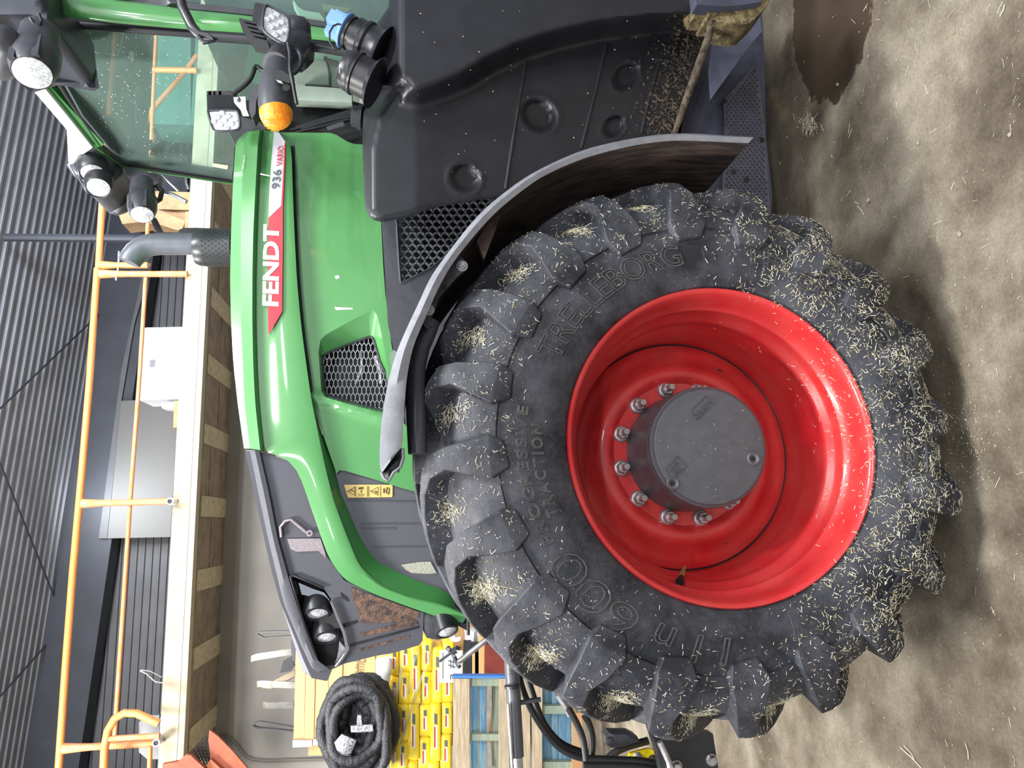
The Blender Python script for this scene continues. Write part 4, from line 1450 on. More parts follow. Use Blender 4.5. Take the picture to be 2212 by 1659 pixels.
# ---- engine block and chassis behind the panels (dark, glimpsed through vents)
MB().abox(-.38, 1.75, 2.99, 3.5, .75, 2.02).abox(.1, 3.2, 2.75, 3.7, .45, 1.0).abox(-.2, .6, 2.62, 3.8, .6, .95).out('engine_block', M_dark, TR)
MB().tube([W(710, 775, 2.96), W(716, 780, 2.96)], .012, 8).out('red_fitting', M_copper, TR)
MB().tube([W(780, 752, 2.97), W(782, 800, 2.95), W(768, 830, 2.96)], .007, 8).tube([W(812, 770, 2.96), W(822, 800, 2.95), W(824, 830, 2.95)], .012, 8).out('engine_pipe', M_steel, TR, 60)

# ---- rear-lower hex mesh side panel
sp_ = [(824, 478), (838, 700), (848, 745), (872, 890), (876, 918), (900, 925), (960, 700), (1040, 560), (1100, 480), (1064, 425), (1040, 430), (940, 440), (870, 450)]
Hx = [(856, 470), (858, 505), (861, 560), (864, 600), (865, 610), (867, 612), (900, 595), (930, 579), (965, 552), (1000, 520), (1075, 450), (1064, 434), (1040, 425), (940, 430)]
lp = patch('engine_side_cover', sp_, 2.78, M_plastg, TR, sp=18, thick=.015, holes=[Hx])
hexmesh('hex_lattice', Hx, lambda x, y: 2.785, mat('lattice_grey', srgb(84, 86, 92), .45), lp, 17.6, 19.6, 3.6, .012)
hw_ = [W(a, b_, 2.776) for a, b_ in Hx[:-3]]
MB().tube(hw_, .004, 6).out('cover_edge', M_plastg, lp, 60)
patch('insulation', [(856, 470), (866, 612), (1000, 520), (1075, 450), (1040, 425)], 2.86, mat('black_insulation', srgb(22, 23, 26), .3, 0, srgb(64, 66, 70), 30, bump=.8, bscale=40, thr=(.55, .8)), lp, sp=20, thick=.01)
fm_ = [(924, 860), (926, 770), (945, 705), (982, 683), (980, 700), (940, 790), (930, 850)]
hexmesh('fine_lattice', fm_, lambda x, y: 2.80, M_plastg, lp, 4.6, 5.2, 1.2, .006)
patch('lower_cover', [(876, 918), (900, 925), (935, 800), (950, 720), (978, 688), (1020, 640), (980, 600), (930, 640), (880, 740), (860, 800), (872, 890)], 2.84, M_plastg, lp, sp=24, thick=.01)
patch('hinge_plate', [(842, 764), (850, 756), (858, 760), (856, 790), (847, 792), (843, 780)], 2.76, mat('green_tint_steel', srgb(112, 132, 116), .5), lp, sp=14, thick=.02)
patch('inner_guard', [(900, 900), (925, 860), (960, 860), (960, 1120), (925, 1110), (915, 1060), (905, 1000)], 2.9, M_dark, lp, sp=24, thick=.02)

# ---- fuel tank
scv = [(866, 190), (878, 206), (900, 211), (950, 195), (1001, 174), (1060, 138), (1128, 107), (1200, 84), (1300, 62), (1420, 50), (1545, 45)]


def ty(px, py):
    # positive side = towards the cab door: proud; other side steps back for the wheel
    d = pdist(px, py, scv, False)
    xs = np.interp(px, [p[0] for p in scv], [p[1] for p in scv])
    s = 1 if py > xs else -1
    if px < 866:
        s, d = (1, max(0, 60-(866-px)*.0)) if py > 190 else (-1, d)
    v = sm((s*d+26)/52)
    Y = 2.20+.09*v+.00020*max(0, px-900)*v
    return Y


def tyy(px, py):
    Y = ty(px, py)
    # top roll-over between the ridge and the upper edge
    e = np.interp(py, [-80, 0, 190, 215, 253, 316, 480], [866, 866, 866, 850, 820, 806, 806])
    if px < e:
        Y += .0026*(e-px)+.00001*(e-px)**2
    for cx_, cy_, rx, ry_ in ((1164, 249, 41, 30), (1353, 165, 25, 29), (1327, 273, 21, 24), (1005, 385, 34, 26)):
        u, v = (px-cx_), (py-cy_)
        c_, s_n = math.cos(-.7), math.sin(-.7)
        uu, vv = u*c_-v*s_n, u*s_n+v*c_
        q = math.hypot(uu/rx, vv/(ry_*1.15))
        if q < 1:
            Y += .022*sm((1-q)/.32)
        elif q < 1.3:
            Y -= .004*math.sin(PI*(q-1)/.3)
    return Y


tk_out = [(840, -60), (840, 14), (813, 53), (806, 90), (808, 130), (812, 152), (800, 190), (790, 210), (785, 240), (783, 316), (787, 430), (790, 452), (797, 468), (808, 476), (825, 480), (880, 470), (940, 448), (1040, 432), (1110, 425), (1250, 400), (1400, 350),
          (1457, 290), (1487, 202), (1507, 150), (1520, 109), (1532, 75), (1538, 40), (1540, 10), (1540, -60)]
tank = patch('fuel_tank', tk_out, tyy, M_tank, TR, sp=6.5, ext=(.24, .45, -.01), smooth=60, rnd=(14, .04), label='black moulded plastic fuel tank')
for pts in (((1136, 133), (1124, 200), (1110, 290), (1092, 410)), ((1309, 100), (1290, 180), (1268, 270), (1255, 322)), ((1425, 130), (1400, 220), (1385, 290))):
    MB().tube([W(a, b_, tyy(a, b_)+.004) for a, b_ in resamp(pts, 14, False)], .0085, 10).out('moulded_rib', M_tank, tank, 60)
# dirt caked along the tank's lower edge
dirt = MB()
M_dirt = mat('caked_mud', srgb(46, 40, 34), .95, 0, srgb(92, 80, 66), 30, bump=.9, bscale=60)
tp = Wl([(1457, 290), (1470, 250), (1487, 203), (1503, 160), (1520, 110), (1532, 76), (1537, 45), (1533, 34)], 2.19)
dirt.tube(tp, [.009, .012, .013, .015, .014, .013, .011, .007], 12).out('mud_ridge', M_dirt, tank, 60)
random.seed(3)
mb = MB()
for i in range(1300):
    t = random.random()
    x = 1535-78*t-abs(random.gauss(0, 38))-6
    y = 45+240*t+random.gauss(0, 14)-(1535-78*t-x)*.05
    p = W(x, y, tyy(x, y)-.002)
    s_z = random.choice([.0012, .0016, .002, .0045])*random.uniform(.6, 1.3)
    a = random.random()*PI
    mb.box(p, Vector((math.cos(a), 0, math.sin(a)))*s_z*1.6, Vector((0, s_z*.5, 0)), Vector((-math.sin(a), 0, math.cos(a)))*s_z*.5)
mb.out('mud_specks', M_dirt, tank, kind='stuff')
mb = MB()
for i in range(60):
    x, y = random.uniform(880, 1460), random.uniform(20, 400)
    if not inpoly(x, y, tk_out):
        continue
    p = W(x, y, tyy(x, y)-.001)
    a = random.random()*PI
    s_z = random.uniform(.0007, .0018)
    mb.box(p, Vector((math.cos(a), 0, math.sin(a)))*s_z*1.6, Vector((0, s_z*.4, 0)), Vector((-math.sin(a), 0, math.cos(a)))*s_z*.6)
mb.out('dust_specks', M_straw, tank, kind='stuff')


def axis_part(p0, p1, prof_, name, mt, parent, n=36, s=40, Y=(2.2, 2.2)):
    a, b_ = W(*p0, Y[0]), W(*p1, Y[1])
    L = (b_-a).length
    return MB().lathe(a, b_-a, [(r_, h*L) for r_, h in prof_], n).out(name, mt, parent, s)


# blue capped filler
nk = axis_part((828, 112), (740, 62), [(.088, 0), (.078, .05), (.066, .14), (.064, .35), (.071, .40), (.071, .47), (.064, .52), (.064, .68), (.052, .70), (.052, .78), (.058, .79), (.058, .84), (.044, .85), (.044, .93)], 'filler_neck', M_tank, tank, Y=(2.30, 2.30))
bc = axis_part((749, 67), (724, 53), [(.030, -.2), (.061, 0), (.062, .12), (.056, .25), (.05, .28), (.02, .3)], 'blue_cap', M_blue, tank, Y=(2.295, 2.295))
a, b_ = W(738, 60, 2.29), W(713, 48, 2.29)
d = (b_-a)
s1 = d.cross(Vector((0, 1, 0))).normalized()
MB().box(a+d*.45, d*.55, s1*.020, Vector((0, .046, 0))).box(a+d*.45, d*.5, s1*.046, Vector((0, .016, 0))).out('cap_grip', M_blue, bc, 30)
MB().tube([W(*q, 2.22) for q in ((737, 53), (729, 52), (720, 56), (712, 70), (712, 90), (721, 105), (733, 106), (741, 96), (742, 84))], .0032, 8).out('cap_tether', M_hose, bc, 60)
# black main filler cap
n2 = axis_part((812, 180), (768, 158), [(.088, 0), (.080, .1), (.066, .25), (.066, .85), (.072, .9), (.072, 1.0), (.06, 1.04)], 'filler_neck', M_tank, tank, Y=(2.24, 2.24))
cp_ = axis_part((768, 158), (742, 146), [(.064, -.1), (.066, 0), (.068, .3), (.066, .6), (.058, .95), (.03, 1.0)], 'filler_cap', M_plast, tank, Y=(2.235, 2.235), n=24, s=25)
a, b_ = W(752, 150, 2.235), W(738, 145, 2.235)
d = b_-a
MB().box(a+d*.5, d*.8, Vector((.006, 0, .012)).normalized()*.058, Vector((0, .012, 0))).out('cap_grip', M_plast, cp_, 30)
MB().lathe(W(737, 154, 2.16), d, [(.005, 0), (.008, .002), (.008, .004)], 16).out('lock_barrel', M_steel, cp_)
# small sender plug further along
axis_part((783, 254), (760, 250), [(.045, 0), (.045, .4), (.038, .45), (.038, .9), (.03, 1.0)], 'sender_plug', M_plast, tank, Y=(2.5, 2.5))

# ---- steps and belly plates below the tank
stp = patch('belly_plate', [(1500, 120), (1538, 40), (1546, 40), (1600, 22), (1646, 30), (1650, 100), (1655, 300), (1668, 420), (1665, 520), (1560, 520), (1500, 440), (1440, 400), (1470, 290)], 2.62, M_nav, TR, sp=40, thick=.01)
patch('step_plate', [(1546, 45), (1560, 48), (1612, 54), (1640, 25), (1646, 68), (1625, 92), (1602, 122), (1537, 212), (1532, 150), (1536, 110)], 2.42, mat('step_blue_plate', srgb(92, 98, 120), .5, 0, srgb(80, 86, 106), 8), stp, sp=40, thick=.015)
tpz = [(1563, 215), (1605, 170), (1637, 130), (1652, 280), (1660, 390), (1668, 520), (1600, 520), (1566, 480), (1560, 400), (1566, 300)]
tp_ = patch('tread_plate', tpz, 2.60, mat('tread_plate_grey', srgb(84, 80, 90), .5, 0, srgb(76, 72, 82), 20), stp, sp=40, thick=.01)
mb = MB()
i = 0
y = 120
while y < 520:
    x = 1555+(5 if i % 2 else 0)
    while x < 1668:
        if inpoly(x, y, tpz) and pdist(x, y, tpz) > 5:
            dx, dy = ((2.6, -.6) if (int(x/10)+i) % 2 else (1.2, 2.4))
            a, b_ = W(x-dx, y-dy, 2.598), W(x+dx, y+dy, 2.598)
            mb.tube([a, b_], .0035, 4)
        x += 10
    y += 6.5
    i += 1
mb.out('tread_pattern', M_nav, tp_, kind='stuff')
for q in ((1564, 218), (1646, 302), (1585, 370), (1612, 388), (1652, 455)):
    MB().lathe(W(*q, 2.597), (0, -1, 0), [(.011, 0), (.011, .002)], 14).out('plate_hole', M_dark, tp_)
patch('step_bracket', [(1503, 0), (1510, 16), (1558, 19), (1560, 24), (1530, 25), (1534, 31), (1562, 31), (1545, 45), (1600, 54), (1620, 50), (1648, 24), (1664, 3), (1660, -30), (1500, -30)], 2.15, mat('straw_caked_mud', srgb(78, 66, 44), .95, 0, srgb(132, 118, 84), 30, bump=.9, bscale=60), stp, sp=16, thick=.12)
patch('step_edge', [(1503, 0), (1506, 9), (1558, 14), (1600, 11), (1645, 4), (1645, -30), (1500, -30)], 2.12, M_nav, stp, sp=20, thick=.05)

# ---- cab
XW = 2.0            # plane of the windscreen
wx = lambda x, y: Wx(x, y, XW)
wsp = [(113, 50), (253, 61), (430, 73), (540, 82), (716, 96), (790, 125), (775, 225), (700, 288), (640, 290), (530, 290), (508, 300), (501, 391), (349, 367), (266, 354), (218, 314), (150, 215), (111, 152)]
cab = patch('windscreen', wsp, 0, M_glass, TR, sp=400, mp=wx, ext=(.008, 0, 0), label='large tinted windscreen with mineral specks')
mb = MB()
mbs = [wx(a, b_) for a, b_ in ((111, 152), (150, 215), (218, 314), (266, 354), (349, 367), (501, 391))]
mb.tube(mbs, .012, 8, cap=True)
mb.tube([wx(a, b_) for a, b_ in ((110, 48), (253, 60), (430, 73), (540, 81), (716, 95), (800, 118))], .017, 8)
mb.out('window_seal', M_plast, cab, 60)
mbs2 = [wx(a, b_)+Vector((.0, 0, .0)) for a, b_ in ((86, 178), (139, 250), (211, 320), (263, 358), (349, 372), (505, 396))]
MB().tube(mbs2, .010, 8).out('screen_frame', M_greend, cab, 60)
patch('frame_strip', [(89, 182), (98, 175), (150, 232), (224, 312), (218, 318), (200, 316)], 0, M_greend, cab, sp=400, mp=lambda x, y: Wx(x, y, XW-.01), ext=(.05, 0, 0))
# white roof edge
patch('roof_edge', [(20, 110), (58, 180), (110, 240), (156, 294), (148, 355), (200, 319), (145, 250), (89, 182), (60, 130)], 0, M_roofw, cab, sp=400, mp=lambda x, y: Wx(x, y, XW-.03), ext=(.25, 0, .03))
# interior: headliner with its air vent and lamp
hz = lambda x, y: Wz(x, y, 3.32)
hl_ = MB().abox(XW+.06, 3.7, 2.66, 4.10, 3.215, 3.27).out('headliner', M_head, cab)
patch('air_vent', [(240, 66), (270, 68), (257, 122), (228, 117)], 0, M_dash, hl_, sp=400, mp=lambda x, y: Wz(x, y, 3.208), ext=(0, 0, .01))
patch('vent_slot', [(243, 72), (264, 74), (254, 117), (234, 114)], 0, M_head, hl_, sp=400, mp=lambda x, y: Wz(x, y, 3.202), ext=(0, 0, .004))
patch('interior_lamp', [(285, 101), (292, 116), (292, 135), (286, 152), (279, 136), (279, 116)], 0, M_dark, hl_, sp=400, mp=lambda x, y: Wz(x, y, 3.21), ext=(0, 0, .01))
patch('lamp_lens', [(284, 109), (289, 112), (290, 128), (285, 134), (281, 126), (281, 114)], 0, M_label, hl_, sp=400, mp=lambda x, y: Wz(x, y, 3.202), ext=(0, 0, .01))
MB().abox(XW+.06, 3.7, 4.07, 4.12, 3.175, 3.22).out('headliner_edge', mat('headliner_edge_grey', srgb(74, 86, 84), .6), hl_)
patch('sun_blind', [(125, 150), (160, 150), (250, 300), (262, 335), (240, 322), (180, 250)], 0, mat('blind_grey', srgb(54, 62, 66), .6), hl_, sp=400, mp=lambda x, y: Wz(x, y, 3.20), ext=(0, 0, .01))
# inner mirror, dash panels
patch('inner_mirror', [(300, 300), (360, 304), (356, 318), (342, 326), (350, 334), (322, 334), (330, 322), (302, 314)], 3.9, M_plast, cab, sp=14, thick=.03, rnd=(6, .01))
patch('dash_panel', [(655, 122), (706, 120), (758, 128), (752, 190), (640, 182), (632, 160)], 2.95, M_dash, cab, sp=40, thick=.05)
patch('dash_panel', [(635, 184), (760, 192), (760, 222), (636, 216)], 2.9, M_dash, cab, sp=40, thick=.05)
MB().tube([W(a, b_, 2.94) for a, b_ in ((703, 122), (710, 150), (712, 186), (660, 184))], .006, 6).out('dash_seam', M_head, cab)
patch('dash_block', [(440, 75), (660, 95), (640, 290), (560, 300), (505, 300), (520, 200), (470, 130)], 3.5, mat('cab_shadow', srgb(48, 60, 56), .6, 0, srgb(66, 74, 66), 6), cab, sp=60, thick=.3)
patch('green_post', [(540, 88), (580, 92), (566, 180), (528, 160)], 3.4, mat('dark_green_interior', srgb(36, 88, 58), .5), cab, sp=60, thick=.04)
patch('rust_box', [(480, 120), (540, 128), (532, 180), (490, 185)], 3.42, mat('brown_box', srgb(78, 52, 44), .7), cab, sp=60, thick=.04)
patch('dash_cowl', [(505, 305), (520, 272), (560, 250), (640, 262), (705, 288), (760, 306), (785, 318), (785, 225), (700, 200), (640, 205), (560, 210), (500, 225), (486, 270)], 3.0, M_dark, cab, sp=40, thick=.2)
for pts in (((628, 282), (680, 268), (760, 244)), ((640, 276), (700, 258), (758, 240)), ((650, 280), (710, 262), (762, 250)), ((625, 290), (690, 275), (755, 258))):
    MB().tube([W(a, b_, 2.9) for a, b_ in pts], .008, 8).out('cable', M_plast, cab, 60)
patch('label_plate', [(705, 274), (741, 262), (745, 272), (708, 282)], 2.88, M_plastg, cab, sp=40, thick=.004)
# near pillar and door
DP = 2.62
lo_ = [(98, -40), (103, 0), (113, 32), (253, 51), (400, 63), (540, 72), (625, 80), (716, 89), (800, 101)]
up_ = [(180, -60), (200, -30), (222, -3), (330, 9), (400, 20), (542, 34), (625, 49), (709, 61), (800, 79)]
lo_, up_ = multi([lo_, up_], 60)
prow = []
for t, dy in ((0, .06), (0, .012), (.12, .0), (.4, -.012), (.7, -.010), (.92, .002), (1, .015), (1, .06)):
    prow.append([W(a[0]*(1-t)+b_[0]*t, a[1]*(1-t)+b_[1]*t, DP+dy) for a, b_ in zip(lo_, up_)])
pil = MB().grid(prow).out('cab_pillar', M_green, cab, 60)
patch('door_seal', [(180, -42), (220, -3), (400, 18), (542, 32), (625, 47), (709, 59), (800, 78), (800, 64), (709, 47), (625, 35), (560, 22), (400, 5), (330, -42)], DP+.02, M_plastg, cab, sp=14, thick=.05, rnd=(7, .015))
patch('door_glass', [(330, -60), (400, 4), (560, 22), (709, 47), (815, 64), (850, 20), (850, -60)], DP+.05, M_glass, cab, sp=400, thick=.006)
sid = patch('seat_console', [(420, -50), (560, 8), (630, 28), (650, 25), (690, 36), (800, 60), (850, 20), (850, -60)], DP+.5, mat('console_black', srgb(34, 38, 40), .5, 0, srgb(52, 58, 56), 10), cab, sp=40, thick=.2)
patch('console_panel', [(634, 0), (643, 14), (655, 22), (690, 28), (700, 40), (664, 36), (648, 33), (632, 4)], DP+.2, M_dash, sid, sp=40, thick=.05)
patch('console_panel', [(696, 8), (730, 14), (760, 18), (745, 30), (700, 22)], DP+.2, mat('console_brown', srgb(96, 96, 78), .6), sid, sp=40, thick=.05)
# grab rail with its bend
MB().tube([W(a, b_, 2.5) for a, b_ in ((383, -30), (395, 18), (415, 58), (432, 76), (470, 80), (560, 86), (640, 96), (700, 104), (800, 122))], .018, 12).out('grab_rail', M_plast, cab, 60)
MB().tube([W(a, b_, 2.49) for a, b_ in ((428, 70), (450, 72), (462, 88), (440, 92), (428, 78))], .008, 8).out('rail_clamp', M_plast, cab, 60)
# white specks of dried water on the glass
mb = MB()
random.seed(11)
for i in range(230):
    y = random.uniform(60, 340)
    x = random.triangular(120, 480, 220)
    if not inpoly(x, y, wsp):
        continue
    p = Wx(x, y, XW-.002)
    s_z = random.uniform(.0009, .0024)
    mb.box(p, (s_z*.3, 0, 0), (0, s_z, 0), (0, 0, s_z*.7))
mb.out('mineral_specks', M_white, cab, kind='stuff')
patch('tape_strip', [(459, 353), (493, 358), (491, 366), (459, 360)], 0, mat('cream_tape', srgb(206, 196, 168), .7), cab, sp=400, mp=lambda x, y: Wx(x, y, XW-.004), ext=(.003, 0, 0))


def drumlamp(name, c0, c1, lens, Y, r_, parent, lbl=None, Yb=None):
    """round work lamp: ribbed pot from c0 (back) to c1 (front), lens at the front"""
    a, b_ = W(*c0, Yb or Y), W(*c1, Y)
    ax_ = b_-a
    L = ax_.length
    o = MB().lathe(a, ax_, [(r_*.55, 0), (r_*.92, L*.05), (r_*1.0, L*.3), (r_*1.02, L*.5), (r_*1.18, L*.55), (r_*1.16, L*.8), (r_*1.0, L*.96), (r_*.93, L), (r_*.86, L*.97)], 36).out(name, M_plastg, parent, 50, **({'label': lbl} if lbl else {}))
    MB().lathe(b_, ax_, [(0, .012), (r_*.5, .010), (r_*.88, .001), (r_*.88, -.01)], 36, closed=False).out('lamp_lens', M_lens, o, 50)
    sd = ax_.cross(Vector((0, 1, 0))).normalized()
    for k in (-1, 1):
        MB().box(a+ax_*.68+sd*r_*.55*k-Vector((0, r_*.92, 0)), ax_*.22, sd*r_*.16, Vector((0, r_*.18, 0))).out('cooling_fin', M_plastg, o, 40)
    return o


# corner lamp at the near roof edge and the dark roof corner behind it
rc = patch('roof_corner', [(-60, -60), (100, -60), (106, 0), (112, 48), (100, 56), (40, 45), (10, 40), (-60, 60)], 2.45, mat('roof_corner_black', srgb(38, 42, 52), .4), cab, sp=14, thick=.4, rnd=(14, .05), smooth=60)
drumlamp('work_lamp', (88, 66), (70, 158), 0, 2.40, .066, rc, 'black round work lamp at the near roof corner', 2.5)
drumlamp('work_lamp', (12, 80), (2, 146), 0, 2.6, .050, rc, 'round work lamp cut by the frame edge', 2.35)
MB().tube([W(a, b_, 2.42) for a, b_ in ((66, 40), (72, 52), (84, 56), (90, 46), (84, 30))], .006, 8).out('cable', M_plast, rc, 60)
# far roof corner lamp cluster
fc = patch('roof_lamp_cluster', [(148, 356), (160, 342), (200, 320), (218, 312), (240, 335), (266, 355), (270, 378), (248, 400), (238, 418), (216, 426), (196, 420), (184, 405), (176, 388), (163, 380)], 3.95, M_plastg, cab, sp=9, thick=.25, rnd=(16, .08), smooth=70)
MB().tube([W(a, b_, 3.9) for a, b_ in ((146, 356), (163, 381), (168, 378), (186, 412))], .008, 6).out('chrome_edge', M_chrome, fc, 60)
for q, rr_, nn in (((200, 374), .062, (-.9, -.35, -.22)), ((212, 405), .058, (-.9, -.55, -.2))):
    c = W(*q, 3.86)
    nn = Vector(nn).normalized()
    MB().lathe(c, nn, [(rr_*1.2, -.08), (rr_*1.22, -.01), (rr_*1.02, .008), (rr_*.95, 0)], 32, closed=False).out('lamp_bezel', M_plast, fc, 50)
    MB().lathe(c, nn, [(0, .006), (rr_*.6, .004), (rr_*.97, 0)], 32, closed=False).out('lamp_lens', M_lens, fc, 50)
drumlamp('work_lamp', (308, 392), (307, 464), 0, 3.8, .062, fc, 'small black work lamp on the far pillar', 3.9)
patch('lamp_bracket', [(265, 358), (340, 376), (346, 380), (342, 396), (332, 392), (275, 380)], 3.95, M_plastg, fc, sp=12, thick=.05)
MB().tube([W(a, b_, 3.9) for a, b_ in ((338, 400), (350, 412), (346, 430), (336, 436))], .014, 8).out('cable', M_plast, fc, 60)
patch('wiper_arm', [(324, 474), (336, 470), (354, 505), (340, 508)], 3.95, M_plast, fc, sp=14, thick=.03)
MB().tube([W(a, b_, 3.95) for a, b_ in ((351, 416), (372, 420), (403, 436))], .012, 8).out('mirror_arm', M_steel, fc, 60)
MB().tube([W(a, b_, 3.97) for a, b_ in ((349, 378), (386, 413))], .007, 8).tube([W(a, b_, 3.97) for a, b_ in ((402, 384), (403, 396), (407, 408))], .007, 8).out('wiper_rod', M_steel, fc, 60)

# ---- exhaust with perforated guard on the far side
EY = 3.55
pp_ = [(425, 527), (400, 527), (370, 527), (345, 527), (325, 529), (308, 535), (294, 546), (284, 558), (279, 567)]
pipe = MB().tube([W(a, b_, EY) for a, b_ in pp_], [.053, .053, .053, .053, .0535, .054, .055, .053, .050], 28).out('exhaust_pipe', mat('exhaust_grey', srgb(98, 102, 110), .4, .1, srgb(88, 92, 100), 20), TR, 60, label='grey bent exhaust pipe with perforated black guard')
a, b_ = W(421, 535, EY), W(505, 536, EY)
L = (b_-a).length
MB().lathe(a, b_-a, [(.056, 0), (.080, L*.03), (.0885, L*.14), (.0905, L*.3), (.0905, L)], 48, closed=False).out('exhaust_guard', mat('guard_black', srgb(48, 50, 54), .35), pipe, 40)
mb = MB()
axv = (b_-a).normalized()
u = Vector((0, -1, 0))
w = axv.cross(u)
for i in range(9):
    for k in range(-8, 9):
        ang = R(k*15+(7.5 if i % 2 else 0))
        n_ = u*math.cos(ang)+w*math.sin(ang)
        h = L*(.31+.085*i)
        mb.lathe(a+axv*h+n_*.0900, n_, [(.0062, 0), (.0062, .0012)], 8)
mb.out('guard_holes', M_dark, pipe, kind='stuff')
patch('guard_clip', [(386, 497), (396, 492), (424, 492), (500, 494), (500, 497), (425, 497), (424, 510), (388, 508)], 3.62, M_plast, pipe, sp=14, thick=.06)

# ---- mirror arm: turn signal, mirror pod, two square work lamps
MYY = 2.28
arm = MB().lathe(W(594, 245, MYY), W(604, 130, MYY+.04)-W(594, 245, MYY), [(.030, -.0), (.050, .0), (.056, .03), (.058, .09), (.055, .14), (.047, .18), (.044, .21)], 36).out('turn_signal', M_plastg, TR, 50, label='black pod with orange turn signal')
c = W(596, 252, MYY-.005)
n_ = (W(592, 300, MYY-.12)-c).normalized()
ol = MB().lathe(W(596, 246, MYY), n_, [(.0535, -.006), (.052, .008), (.046, .022), (.034, .036), (.018, .044), (0, .047)], 40, closed=False).out('orange_lens', M_ind, arm, 60)
mb = MB()
for k in range(-6, 7):
    x_ = k*.007
    hh = math.sqrt(max(0, .044**2-x_**2))
    b0 = W(596, 250, MYY)
    mb.tube([b0+n_*(.047*math.sqrt(max(0.02, 1-(x_*x_+t*t)/.054**2)))+Vector((x_, 0, 0))*1.0+Vector((0, 0, t)) for t in (-hh, -hh*.6, -hh*.2, hh*.2, hh*.6, hh)], .0012, 4)
mb.out('lens_rib', M_ind, ol)
a = W(604, 135, MYY+.04)
b_ = W(645, 88, MYY+.16)
MB().tube([a+(a-b_)*.15, a.lerp(b_, .3), a.lerp(b_, .65), b_], [.047, .050, .050, .044], 24).out('pod_arm', M_plastg, arm, 60)
MB().lathe(W(640, 100, MYY+.20), W(640, 62, MYY+.17)-W(640, 100, MYY+.2), [(.03, 0), (.048, .01), (.053, .04), (.05, .08), (.03, .10)], 30).out('pod_clamp', M_plastg, arm, 50)
patch('clamp_cup', [(622, 58), (640, 54), (660, 62), (672, 76), (670, 96), (655, 112), (640, 122), (628, 110)], MYY+.12, M_plastg, arm, sp=10, thick=.1, rnd=(12, .04), smooth=60)
MB().lathe(W(618, 190, MYY-.052), (0, -1, 0), [(.004, 0), (.0125, .0), (.0125, .003)], 16).out('screw_recess', M_dark, arm)
patch('pod_window', [(592, 150), (610, 152), (628, 165), (627, 180), (612, 176), (594, 174)], MYY-.058, M_plast, arm, sp=14, thick=.01)
patch('pod_slot', [(596, 172), (607, 175), (612, 181), (600, 177)], MYY-.061, M_steel, arm, sp=14, thick=.004)


def squarelamp(quad, Y, back, par, lb, dq):
    o = patch('work_lamp', quad, lambda x, y: Y+dq(x, y), M_plast, par, sp=14, ext=back, smooth=30, label=lb)
    cx_ = sum(p[0] for p in quad)/len(quad)
    cy_ = sum(p[1] for p in quad)/len(quad)
    s = lambda f: [(cx_+(p[0]-cx_)*f, cy_+(p[1]-cy_)*f) for p in quad]
    fr = MB()
    q1 = [W(a, b_, Y+dq(a, b_)-.004) for a, b_ in s(.97)]
    fr.tube(q1+[q1[0], q1[1]], .0045, 8, cap=False)
    fr.out('lamp_frame', M_plastg, o, 60)
    patch('lamp_lens', s(.88), lambda x, y: Y+dq(x, y)-.004, M_led, o, sp=14, thick=.004)
    for (fx, fy) in ((-.5, -.5), (0, -.5), (.5, -.5), (-.5, 0), (0, 0), (.5, 0), (-.5, .5), (0, .5), (.5, .5)):
        # reflector cups behind the lens follow the lens outline
        a, b_, c_, d_ = s(.8)[0], s(.8)[len(quad)//4], s(.8)[len(quad)//2], s(.8)[3*len(quad)//4]
        px = cx_+((c_[0]-a[0])*fx*.5+(d_[0]-b_[0])*fy*.5)
        py = cy_+((c_[1]-a[1])*fx*.5+(d_[1]-b_[1])*fy*.5)
        MB().lathe(W(px, py, Y+dq(px, py)-.0045), (0, -1, 0), [(.013, -.001), (.011, .002), (.006, .0035), (0, .0015)], 14, closed=False).out('lens_cell', M_lens, o, 60)
    return o


q1 = chaikin([(570, 13), (579, 9), (624, 36), (627, 60), (622, 94), (612, 97), (572, 72), (565, 55)], 1)
sl1 = squarelamp(q1, MYY-.02, (.085, .10, .055), arm, 'square work lamp tilted outward, above blue cap', lambda x, y: -.0006*(y-50)+.0004*(x-590))
for i in range(5):
    t = i/4
    p0 = W(540+26*t, 60+40*t, MYY+.06)
    MB().box(p0, Vector((.006, .0, .028)), Vector((0, .035, 0)), Vector((.004, 0, -.001))).out('cooling_fin', M_plast, sl1)
q2 = chaikin([(447, 240), (449, 238), (510, 238), (516, 243), (521, 272), (514, 283), (468, 285), (458, 280)], 1)
sl2 = squarelamp(q2, 2.62, (.11, .05, .02), arm, 'square work lamp facing forward, beside windscreen', lambda x, y: .0)
for (x0, x1) in ((450, 456), (461, 467), (472, 478)):
    patch('cooling_fin', [(x0, 196), (x1, 196), (x1+1, 225), (x0+1, 225)], 2.66, M_plast, sl2, sp=40, thick=.05)
patch('lamp_housing', [(446, 205), (451, 238), (510, 238), (505, 205), (498, 196), (448, 198)], 2.66, M_plast, sl2, sp=40, thick=.08)
patch('lamp_bracket', [(504, 210), (530, 208), (532, 235), (538, 250), (524, 250), (520, 238), (506, 222)], 2.6, M_steel, sl2, sp=12, thick=.004)
MB().lathe(W(514, 215, 2.6), (0, -1, 0), [(.009, 0), (.009, .006), (.004, .012)], 12).out('bolt', M_steel, sl2, 40)
patch('arm_cover', [(538, 200), (552, 188), (562, 178), (560, 200), (553, 220), (552, 245), (545, 255), (538, 240)], 2.45, M_plastg, arm, sp=12, thick=.06)
